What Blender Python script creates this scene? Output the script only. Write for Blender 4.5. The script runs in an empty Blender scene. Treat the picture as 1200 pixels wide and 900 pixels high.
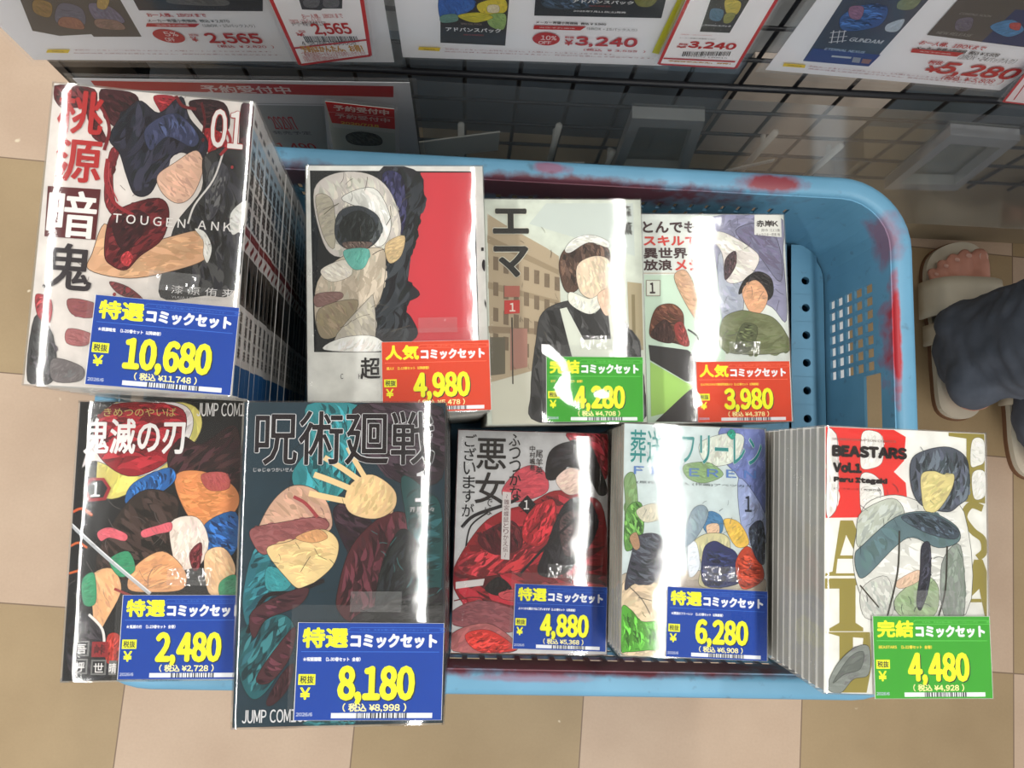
import bpy, bmesh, math, random
from mathutils import Vector, Matrix, Euler
SC = bpy.context.scene
COL = SC.collection
# ---------------------------------------------------------------- camera
CAM_H = 1.082
CAM_R = [[0.997673, -0.038521, -0.056261], [0.031353, 0.991893, -0.123147], [0.060548, 0.121097, 0.990792]]
cam_data = bpy.data.cameras.new('camera'); cam = bpy.data.objects.new('camera', cam_data); COL.objects.link(cam)
cam_data.sensor_width = 36.0; cam_data.lens = 27.0; cam_data.clip_start = 0.02
cam.matrix_world = Matrix.Translation((0, 0, CAM_H)) @ Matrix(CAM_R).to_4x4()
SC.camera = cam
# ---------------------------------------------------------------- light
world = bpy.data.worlds.new('shop_surroundings'); SC.world = world; world.use_nodes = True
wbg = world.node_tree.nodes['Background']; wbg.inputs[0].default_value = (0.95, 0.98, 1.0, 1); wbg.inputs[1].default_value = 0.82
def tube(x, y, length, width, power):
    l = bpy.data.lights.new('ceiling_tube', 'AREA'); l.shape = 'RECTANGLE'; l.size = width; l.size_y = length; l.energy = power; l.color = (1.0, 0.985, 0.95)
    o = bpy.data.objects.new('ceiling_tube', l); COL.objects.link(o); o.location = (x, y, 2.8)
tube(-1.33, 0.15, 5.0, 0.10, 68)
tube(0.72, 0.15, 5.0, 0.10, 68)
SC.view_settings.view_transform = 'Standard'; SC.view_settings.look = 'None'; SC.view_settings.gamma = 1.0
SC.view_settings.exposure = 0.0; SC.view_settings.use_curve_mapping = False
SC.cycles.transparent_max_bounces = 24; SC.cycles.max_bounces = 10
# ---------------------------------------------------------------- helpers
def lin(c):
    return tuple((v/255/12.92 if v/255 <= .04045 else ((v/255+.055)/1.055)**2.4) for v in c)
MATS = {}
def mat(rgb, rough=.45, var=.05, scale=60, spec=.4, metal=0):
    key = (tuple(rgb), rough, var, scale, spec, metal)
    if key in MATS: return MATS[key]
    m = bpy.data.materials.new('paint'); m.use_nodes = True; nt = m.node_tree; b = nt.nodes['Principled BSDF']
    c = lin(rgb)
    tc = nt.nodes.new('ShaderNodeTexCoord'); n = nt.nodes.new('ShaderNodeTexNoise'); n.inputs['Scale'].default_value = scale
    n.inputs['Detail'].default_value = 3
    mx = nt.nodes.new('ShaderNodeMix'); mx.data_type = 'RGBA'
    mx.inputs['A'].default_value = (*[max(0, v*(1-var)) for v in c], 1); mx.inputs['B'].default_value = (*[min(1, v*(1+var)) for v in c], 1)
    nt.links.new(tc.outputs['Object'], n.inputs['Vector']); nt.links.new(n.outputs['Fac'], mx.inputs['Factor'])
    nt.links.new(mx.outputs['Result'], b.inputs['Base Color'])
    b.inputs['Roughness'].default_value = rough; b.inputs['Specular IOR Level'].default_value = spec; b.inputs['Metallic'].default_value = metal
    MATS[key] = m; return m
def art(rgb): return mat(tuple(int(v/6)*6 for v in rgb), .5, .22, 90, .15)
def ink(rgb): return mat(rgb, .5, .02, 60, .15)
def film(bump=.03, scale=35, rough=.07, gain=1.5, haze=0.0, tint=(1, 1, 1)):
    key = ('film', bump, scale, rough, gain, haze, tint)
    if key in MATS: return MATS[key]
    m = bpy.data.materials.new('clear_film'); m.use_nodes = True; nt = m.node_tree; N = nt.nodes
    for x in list(N): N.remove(x)
    out = N.new('ShaderNodeOutputMaterial'); tr = N.new('ShaderNodeBsdfTransparent'); tr.inputs[0].default_value = (*tint, 1)
    gl = N.new('ShaderNodeBsdfGlossy'); gl.inputs['Roughness'].default_value = rough
    fr = N.new('ShaderNodeFresnel'); fr.inputs['IOR'].default_value = 1.5
    mu = N.new('ShaderNodeMath'); mu.operation = 'MULTIPLY'; mu.use_clamp = True; mu.inputs[1].default_value = gain
    mix = N.new('ShaderNodeMixShader'); tc = N.new('ShaderNodeTexCoord'); no = N.new('ShaderNodeTexNoise'); no.inputs['Scale'].default_value = scale
    bp = N.new('ShaderNodeBump'); bp.inputs['Strength'].default_value = bump; bp.inputs['Distance'].default_value = .01
    L = nt.links.new
    L(tc.outputs['Object'], no.inputs['Vector']); L(no.outputs['Fac'], bp.inputs['Height'])
    L(bp.outputs['Normal'], gl.inputs['Normal']); L(bp.outputs['Normal'], fr.inputs['Normal'])
    L(fr.outputs[0], mu.inputs[0]); L(mu.outputs[0], mix.inputs[0]); L(tr.outputs[0], mix.inputs[1]); L(gl.outputs[0], mix.inputs[2])
    last = mix
    if haze:
        df = N.new('ShaderNodeBsdfDiffuse'); df.inputs[0].default_value = (.8, .8, .8, 1)
        m2 = N.new('ShaderNodeMixShader'); m2.inputs[0].default_value = haze
        L(mix.outputs[0], m2.inputs[1]); L(df.outputs[0], m2.inputs[2]); last = m2
    L(last.outputs[0], out.inputs[0]); MATS[key] = m; return m
TXT = {}; GLY = {}
def one_glyph(ch):
    if ch in GLY: return GLY[ch]
    c = bpy.data.curves.new('lettering', 'FONT'); c.body = chr(ord(ch)+0xFEE0) if ch.isalnum() and ord(ch) < 128 else ch; c.size = 1; c.resolution_u = 3
    o = bpy.data.objects.new('lettering', c); me = bpy.data.meshes.new_from_object(o)
    GLY[ch] = ([(v.co.x, v.co.y) for v in me.vertices], [tuple(p.vertices) for p in me.polygons])
    bpy.data.objects.remove(o); bpy.data.curves.remove(c); bpy.data.meshes.remove(me); return GLY[ch]
def glyphs(s):
    if s in TXT: return TXT[s]
    vs = []; fs = []; pen = 0.0
    for ch in s:
        if ch in ' ': pen += .3; continue
        if ch == '　': pen += .6; continue
        cv, cf = one_glyph(ch)
        if not cv: pen += .3; continue
        x0 = min(v[0] for v in cv); x1 = max(v[0] for v in cv); base = len(vs)
        if ord(ch) < 256: dx = pen-x0; adv = x1-x0+(.10 if ch.isalnum() else .06)+(.10 if ch == ',' else 0)
        else: dx = pen; adv = 1.0
        vs += [(x+dx, y) for x, y in cv]; fs += [tuple(base+i for i in f) for f in cf]; pen += adv
    if vs:
        x0 = min(v[0] for v in vs); x1 = max(v[0] for v in vs); y0 = min(v[1] for v in vs); y1 = max(v[1] for v in vs)
        w = max(x1-x0, 1e-6); h = max(y1-y0, 1e-6)
        vs = [((x-x0)/w-.5, (y-y0)/h-.5) for x, y in vs]
    TXT[s] = (vs, fs); return TXT[s]
def smooth(pts, n=5, closed=True):
    out = []; N = len(pts)
    for i in range(N if closed else N-1):
        if closed: p0, p1, p2, p3 = pts[i-1], pts[i], pts[(i+1) % N], pts[(i+2) % N]
        else: p0, p1, p2, p3 = pts[max(i-1, 0)], pts[i], pts[i+1], pts[min(i+2, N-1)]
        for k in range(n):
            t = k/n; t2 = t*t; t3 = t2*t
            out.append(tuple(.5*((2*p1[j])+(-p0[j]+p2[j])*t+(2*p0[j]-5*p1[j]+4*p2[j]-p3[j])*t2+(-p0[j]+3*p1[j]-3*p2[j]+p3[j])*t3) for j in (0, 1)))
    if not closed: out.append(pts[-1])
    return out
class MB:
    """collects faces of one mesh; self.M places flat (x, y, z) drawing in the mesh"""
    def __init__(s, M=None): s.v = []; s.f = []; s.m = []; s.mats = []; s.M = M or Matrix(); s.z = 0.0; s.lim = None; s.sm = []
    def mi(s, m):
        if m not in s.mats: s.mats.append(m)
        return s.mats.index(m)
    def add(s, vs, fs, m, sm=False):
        b = len(s.v); s.v += [tuple(s.M @ Vector(v)) for v in vs]; i = s.mi(m)
        for f in fs: s.f.append(tuple(b+k for k in f)); s.m.append(i); s.sm.append(sm)
    def clip(s, p):
        if s.lim: return (max(-s.lim[0], min(s.lim[0], p[0])), max(-s.lim[1], min(s.lim[1], p[1])))
        return p
    def poly(s, pts, m, z=None):
        z = s.z if z is None else z; pts = [s.clip(p) for p in pts]
        a = sum(pts[i-1][0]*pts[i][1]-pts[i][0]*pts[i-1][1] for i in range(len(pts)))
        if a < 0: pts = pts[::-1]
        s.add([(x, y, z) for x, y in pts], [tuple(range(len(pts)))], m)
    def line(s, pts, w, m):
        pts = smooth(pts, 5, False) if 2 < len(pts) < 16 else pts
        L = []; R = []
        for i, p in enumerate(pts):
            a = pts[max(i-1, 0)]; b = pts[min(i+1, len(pts)-1)]; dx, dy = b[0]-a[0], b[1]-a[1]; d = math.hypot(dx, dy) or 1
            L.append(s.clip((p[0]-dy/d*w/2, p[1]+dx/d*w/2))); R.append(s.clip((p[0]+dy/d*w/2, p[1]-dx/d*w/2)))
        n = len(pts)
        s.add([(x, y, s.z) for x, y in L]+[(x, y, s.z) for x, y in R], [(i, n+i, n+i+1, i+1) for i in range(n-1)], m)
    def text(s, t, cx, cy, w, h, ang, m, bold=0.0):
        vs, fs = glyphs(t); ca, sa = math.cos(ang), math.sin(ang)
        offs = [(0, 0)] + ([(bold/2*math.cos(k*math.pi/4), bold/2*math.sin(k*math.pi/4)) for k in range(8)] if bold > .12 else [])
        w2, h2 = max(w-bold, w*.3), max(h-bold, h*.3)
        for q, (ox, oy) in enumerate(offs):
            pp = []
            for x, y in vs:
                x, y = x*w2+ox, y*h2+oy
                p = s.clip((cx+x*ca-y*sa, cy+x*sa+y*ca)); pp.append((p[0], p[1], s.z+q*.0008*s.zs))
            s.add(pp, fs, m)
    zs = 1.0
    def box(s, x0, x1, y0, y1, z0, z1, m):
        s.add([(x0, y0, z0), (x1, y0, z0), (x1, y1, z0), (x0, y1, z0), (x0, y0, z1), (x1, y0, z1), (x1, y1, z1), (x0, y1, z1)],
              [(3, 2, 1, 0), (4, 5, 6, 7), (0, 1, 5, 4), (1, 2, 6, 5), (2, 3, 7, 6), (3, 0, 4, 7)], m)
    def tube(s, a, b, r, m, n=8):
        a = Vector(a); b = Vector(b); d = (b-a).normalized(); u = d.orthogonal().normalized(); w = d.cross(u)
        vs = []
        for p in (a, b):
            for k in range(n): vs.append(p+u*r*math.cos(2*math.pi*k/n)+w*r*math.sin(2*math.pi*k/n))
        s.add(vs, [(k, (k+1) % n, n+(k+1) % n, n+k) for k in range(n)]+[tuple(range(n))[::-1], tuple(range(n, 2*n))], m, True)
    def draw(s, items, step):
        """flat artwork: blobs, polygons, lines, strokes, lettering; each item one layer higher"""
        for it in items:
            s.z += step; k = it[0]
            if k == 'b':
                pts = smooth(it[2]); c = it[1]; s.poly(pts, art(c)); s.z += step*.3
                cx = sum(p[0] for p in pts)/len(pts); cy = sum(p[1] for p in pts)/len(pts)
                size = max(p[0] for p in pts)-min(p[0] for p in pts)+max(p[1] for p in pts)-min(p[1] for p in pts)
                rnd = random.Random(int(abs(cx*31+cy*17)*10)); a = rnd.uniform(0, 6.28); sh = size*.05; N_ = len(pts)
                if size > 12:
                    def inside(x, y):
                        r = False; j = N_-1
                        for i in range(N_):
                            if (pts[i][1] > y) != (pts[j][1] > y) and x < (pts[j][0]-pts[i][0])*(y-pts[i][1])/(pts[j][1]-pts[i][1])+pts[i][0]: r = not r
                            j = i
                        return r
                    X0 = min(p[0] for p in pts); X1 = max(p[0] for p in pts); Y0 = min(p[1] for p in pts); Y1 = max(p[1] for p in pts)
                    th = math.atan2(Y1-Y0, X1-X0)*rnd.choice((1, -1)); bend = rnd.uniform(-.9, .9)
                    tones = [tuple(min(250, v*f+g) for v in c) for f, g in (((.62, 0), (.8, 0), (.9, 2), (1.15, 8), (1.3, 14)) if sum(c) < 330 else ((.9, 0), (.95, 0), (.97, 0), (1.03, 2), (1.07, 4)))]
                    made = 0
                    for q in range(int(size*3.2)):
                        x, y = rnd.uniform(X0, X1), rnd.uniform(Y0, Y1); ln = size*rnd.uniform(.05, .20); a = th+rnd.uniform(-.35, .35)
                        path = [(x+ln*t*math.cos(a+bend*t), y+ln*t*math.sin(a+bend*t)) for t in (0, .25, .5, .75, 1)]
                        if not (inside(*path[0]) and inside(*path[2]) and inside(*path[4])): continue
                        wd = size*rnd.uniform(.008, .026); nx_, ny_ = -math.sin(a), math.cos(a); made += 1
                        side = [(p[0]+nx_*wd*k_, p[1]+ny_*wd*k_) for p, k_ in zip(path, (0, .8, 1, .7, 0))]+[(p[0]-nx_*wd*k_, p[1]-ny_*wd*k_) for p, k_ in list(zip(path, (0, .8, 1, .7, 0)))[3:0:-1]]
                        s.z += step*.012; s.poly(side, art(rnd.choice(tones)))
                ow = min(.4, .1+size*.0035); s.line(pts[:1]+[p for p in pts[1:]]+[pts[0]], ow, ink(tuple(int(v*.4) for v in c)))
            elif k == 'p': s.poly(it[2], ink(it[1]))
            elif k == 'l': s.line(it[2], it[3], ink(it[1]))
            elif k == 'o': s.poly([(it[2]+it[4]*math.cos(a*math.pi/16), it[3]+it[5]*math.sin(a*math.pi/16)) for a in range(32)], ink(it[1]))
            elif k == 's':
                rnd = random.Random(it[6]); x0, y0, x1, y1 = it[3]; an = rnd.uniform(0, 3)
                for q in range(it[2]):
                    x, y = rnd.uniform(x0, x1), rnd.uniform(y0, y1); an += rnd.uniform(-.7, .7); ln = it[4]*rnd.uniform(.4, 1)
                    bend = rnd.uniform(-.3, .3)
                    p1 = (x+ln*.5*math.cos(an), y+ln*.5*math.sin(an)); p2 = (x+ln*math.cos(an+bend), y+ln*math.sin(an+bend))
                    s.z += step*.1; s.line([(x, y), p1, p2], it[5]*rnd.uniform(.6, 1.2), ink(it[1]))
            elif k == 't':
                if len(it) > 9 and it[9]:
                    s.text(it[2], it[3], it[4], it[5]+it[10], it[6]+it[10], it[7], ink(it[9]), it[8]+it[10]*1.6); s.z += step
                s.text(it[2], it[3], it[4], it[5], it[6], it[7], ink(it[1]), it[8])
            elif k == 'bar':
                rnd = random.Random(5); _, c, cx, cy, w, h, an = it; x = -w/2
                while x < w/2-.3:
                    bw = rnd.choice((.3, .5, .9)); ca, sa = math.cos(an), math.sin(an)
                    q = [(x, -h/2), (x+bw, -h/2), (x+bw, h/2), (x, h/2)]
                    s.poly([(cx+a*ca-b*sa, cy+a*sa+b*ca) for a, b in q], ink(c)); x += bw+rnd.choice((.35, .6, .8))
            elif k == 'v':
                ch = it[2]; n = len(ch); (xa, ya), (xb, yb) = it[3], it[4]; p = (ya-yb)/n
                for i, g in enumerate(ch):
                    t = (i+.5)/n
                    if g in '〜ー': s.text(g, xa+(xb-xa)*t, ya+(yb-ya)*t, p*.8, p*.25, math.pi/2, ink(it[1]), it[5])
                    else: s.text(g, xa+(xb-xa)*t, ya+(yb-ya)*t, p*.88, p*.92, 0, ink(it[1]), it[5])
    def mesh(s, name):
        me = bpy.data.meshes.new(name); me.from_pydata(s.v, [], s.f)
        for m in s.mats: me.materials.append(m)
        me.polygons.foreach_set('material_index', s.m); me.polygons.foreach_set('use_smooth', s.sm); me.update(); return me
    def build(s, name, parent=None, loc=None):
        o = bpy.data.objects.new(name, s.mesh(name)); COL.objects.link(o)
        if parent: o.parent = parent
        if loc is not None: o.location = loc
        return o
def empty(name, loc, rot=(0, 0, 0)):
    o = bpy.data.objects.new(name, None); COL.objects.link(o); o.location = loc; o.rotation_euler = rot; o.empty_display_size = .02; return o
def tag(o, label, cat, group=None):
    o['label'] = label; o['category'] = cat
    if group: o['group'] = group
    return o
def mod(o, kind, **kw):
    m = o.modifiers.new(kind.lower(), kind)
    for k, v in kw.items(): setattr(m, k, v)
    return m
MM = Matrix.Scale(.001, 4)
# ---------------------------------------------------------------- floor
def floor_material():
    m = bpy.data.materials.new('vinyl_tiles'); m.use_nodes = True; nt = m.node_tree; N = nt.nodes; b = N['Principled BSDF']; L = nt.links.new
    tc = N.new('ShaderNodeTexCoord'); mp = N.new('ShaderNodeMapping'); mp.vector_type = 'POINT'
    sc = 1/.3045
    rz = .048
    mp.inputs['Rotation'].default_value = (0, 0, rz); mp.inputs['Scale'].default_value = (sc, sc, sc)
    # put a tile corner at the joint seen near (0.784, -0.250)
    px, py = .784*sc, -.250*sc
    mp.inputs['Location'].default_value = (-(px*math.cos(rz)-py*math.sin(rz)), -(px*math.sin(rz)+py*math.cos(rz)), .5)
    L(tc.outputs['Object'], mp.inputs['Vector'])
    ck = N.new('ShaderNodeTexChecker'); ck.inputs['Scale'].default_value = 1; L(mp.outputs[0], ck.inputs['Vector'])
    ck.inputs['Color1'].default_value = (*lin((178, 154, 132)), 1); ck.inputs['Color2'].default_value = (*lin((152, 130, 98)), 1)
    no = N.new('ShaderNodeTexNoise'); no.inputs['Scale'].default_value = 2.2; no.inputs['Detail'].default_value = 6; L(mp.outputs[0], no.inputs['Vector'])
    fine = N.new('ShaderNodeTexNoise'); fine.inputs['Scale'].default_value = 90; L(mp.outputs[0], fine.inputs['Vector'])
    def mixc(blend, f, a, bb):
        x = N.new('ShaderNodeMix'); x.data_type = 'RGBA'; x.blend_type = blend
        if isinstance(f, float): x.inputs['Factor'].default_value = f
        else: L(f, x.inputs['Factor'])
        L(a, x.inputs['A'])
        if isinstance(bb, tuple): x.inputs['B'].default_value = bb
        else: L(bb, x.inputs['B'])
        return x.outputs['Result']
    c = mixc('SOFT_LIGHT', .35, ck.outputs['Color'], no.outputs['Fac'])
    c = mixc('OVERLAY', .06, c, fine.outputs['Fac'])
    # thin dirty joints
    br = N.new('ShaderNodeTexBrick'); br.offset = 0; br.inputs['Scale'].default_value = 1; br.inputs['Brick Width'].default_value = 1; br.inputs['Row Height'].default_value = 1
    br.inputs['Mortar Size'].default_value = .0035; br.inputs['Mortar Smooth'].default_value = .4; L(mp.outputs[0], br.inputs['Vector'])
    c = mixc('MIX', br.outputs['Fac'], c, (*lin((116, 96, 78)), 1))
    # pale worn flecks
    v = N.new('ShaderNodeTexNoise'); v.inputs['Scale'].default_value = 14; v.inputs['Detail'].default_value = 2; L(mp.outputs[0], v.inputs['Vector'])
    r = N.new('ShaderNodeMapRange'); r.inputs['From Min'].default_value = .74; r.inputs['From Max'].default_value = .78; L(v.outputs['Fac'], r.inputs['Value'])
    c = mixc('MIX', r.outputs[0], c, (*lin((206, 190, 164)), 1))
    L(c, b.inputs['Base Color']); b.inputs['Roughness'].default_value = .42; b.inputs['Specular IOR Level'].default_value = .3
    return m
fl = MB(); fl.box(-2.5, 2.5, -2.2, 2.2, -.02, 0, floor_material()); fo = fl.build('floor'); fo['kind'] = 'structure'
b = MB(); b.box(-2.6, 2.6, -2.6, 2.8, 2.86, 2.9, mat((226, 226, 222), .8)); ce = b.build('ceiling'); ce['kind'] = 'structure'
# ---------------------------------------------------------------- display rack (wire grid with panels)
rack = tag(empty('display_rack', (0, .385, 0)), 'black wire grid display rack with clear sheet behind the basket', 'display rack')
RY = .385
slate = mat((112, 122, 132), .5, .2, 9); palegrey = mat((168, 168, 166), .6, .08, 12)
b = MB(); b.box(-.383, 1.0, .03, .04, .02, .40, slate); b.box(-.383, 1.0, .03, .04, .40, .80, palegrey); b.build('back_panel', rack)
b = MB(); b.box(.262, .432, .022, .029, .19, .405, mat((222, 206, 190), .6, .06, 10)); b.build('inner_board', rack)
blackwire = mat((26, 27, 32), .4, .1, 60, .5)
b = MB()
def rail_z(x): return .413+.022*x
for i in range(-8, 20):
    x = -.015+.0515*i
    if -.38 < x < 1.0: b.tube((x, -.012, .21), (x, -.012, .80), .0021, blackwire, 6)
for j in range(-7, 8):
    z = .0475*j; r = .0034 if j == 0 else .0020
    if rail_z(0)+z > .21: b.tube((-.385, -.016, rail_z(-.385)+z), (1.0, -.016, rail_z(1.0)+z), r, blackwire, 6)
b.build('wire_grid', rack)
b = MB(); b.box(-.392, -.383, -.022, .04, 0, .80, mat((34, 34, 38), .5)); b.box(-.383, -.32, -.02, .0, .36, .405, mat((22, 22, 24), .5)); b.build('end_post', rack)
def dust_mat():
    m = mat((150, 134, 108), .7, .25, 7); return m
b = MB(); b.box(-.385, 1.0, -.006, .03, 0, .20, dust_mat()); b.box(.44, 1.0, -.009, .03, .20, .27, dust_mat())
b.build('kick_plate', rack)
b = MB(); b.box(-.055, .98, -.0465, -.0460, .17, .452, film(.02, 6, .12, .45, .03, (.95, .96, .97))); b.build('clear_sheet', rack)
white_plastic = mat((216, 214, 204), .4, .06, 40)
def label_holder(x, z0, z1, plate, label):
    t = tag(empty('label_holder', (x, RY-.03, z0)), label, 'label holder', 'white label holders on the wire grid')
    b = MB(); b.tube((0, 0, 0), (0, 0, z1-z0), .0034, white_plastic, 8); b.tube((0, 0, (z1-z0)*.7), (0, .012, (z1-z0)*.7), .003, white_plastic, 8); b.build('peg', t)
    if plate:
        (ax, az), (bx, bz), hgt = plate
        b = MB(); y0 = -.006; y1 = -.0045
        v = [(ax, az, y0), (bx, bz, y0), (bx, bz+hgt, y0), (ax, az+hgt, y0)]
        b.M = Matrix(((1, 0, 0, 0), (0, 0, 1, 0), (0, 1, 0, 0), (0, 0, 0, 1)))
        b.add(v+[(p[0], p[1], y1) for p in v], [(0, 1, 2, 3), (7, 6, 5, 4), (0, 4, 5, 1), (1, 5, 6, 2), (2, 6, 7, 3), (3, 7, 4, 0)], white_plastic)
        b.line([(ax, az+hgt*.45), (bx, bz+hgt*.45)], .0012, mat((130, 130, 124)))
        b.build('label_plate', t)
label_holder(-0.0178, 0.2217, 0.3395, ((-0.0443, 0.0394), (0.0396, 0.0747), 0.0435), 'white label holder with broad tilted plate, leftmost behind the blue rim')
label_holder(0.0808, 0.2352, 0.3503, ((-0.0427, 0.004), (0.0375, 0.0149), 0.0259), 'white label holder with low plate standing behind the blue rim left of clear holder')
label_holder(0.1461, 0.2316, 0.2964, ((-0.0041, 0.012), (0.0257, 0.0161), 0.0212), 'short white label holder beside the foot of the clear card holder')
label_holder(0.2986, 0.2526, 0.3635, ((-0.0216, 0.0167), (0.0199, 0.0524), 0.0068), 'white label holder with thin slanted plate in front of the tan board')
label_holder(0.3767, 0.2507, 0.3418, None, 'faint white peg without plate on the right part of the grid')
acry = film(.02, 8, .1, .8, .14, (.9, .93, .86)); acry_edge = film(.02, 8, .1, 1.0, .34, (.9, .93, .84))
def card_holder(quad, label):
    """clear folded card holder: hollow front with thick borders, leaning off the grid"""
    o = quad[3]
    t = tag(empty('card_holder', (o[0], RY-.024, o[1])), label, 'card holder')
    q = [Vector((p[0]-o[0], 0, p[1]-o[1])) for p in quad]
    def strip(name, a, b_, c, d, th, m):
        k = MB(); v = [a, b_, c, d]; v2 = [p+Vector((0, th, 0)) for p in v]
        k.add([tuple(p) for p in v+v2], [(3, 2, 1, 0), (4, 5, 6, 7), (0, 1, 5, 4), (1, 2, 6, 5), (2, 3, 7, 6), (3, 0, 4, 7)], m); return k.build(name, t)
    cen = sum(q, Vector())/4; i = [cen+(p-cen)*.74 for p in q]
    strip('front_pane', *q, .001, acry)
    k = MB()
    for a in range(4):
        p, r_ = q[a], q[(a+1) % 4]; ip, ir = i[a], i[(a+1) % 4]
        v = [p, r_, ir, ip]; off = Vector((0, -.002, 0)); v = [u+off for u in v]; v2 = [u+Vector((0, -.012, 0)) for u in v]
        k.add([tuple(u) for u in v+v2], [(3, 2, 1, 0), (4, 5, 6, 7), (0, 1, 5, 4), (1, 2, 6, 5), (2, 3, 7, 6), (3, 0, 4, 7)], acry_edge)
    k.build('holder_border', t)
card_holder([(0.1465, 0.3908), (0.2167, 0.3926), (0.2367, 0.2565), (0.1522, 0.2523)], 'clear plastic card holder behind the middle of the back rim')
card_holder([(0.4604, 0.3944), (0.5336, 0.3907), (0.5538, 0.2599), (0.4718, 0.2536)], 'clear plastic card holder at the right corner of the basket')
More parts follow.
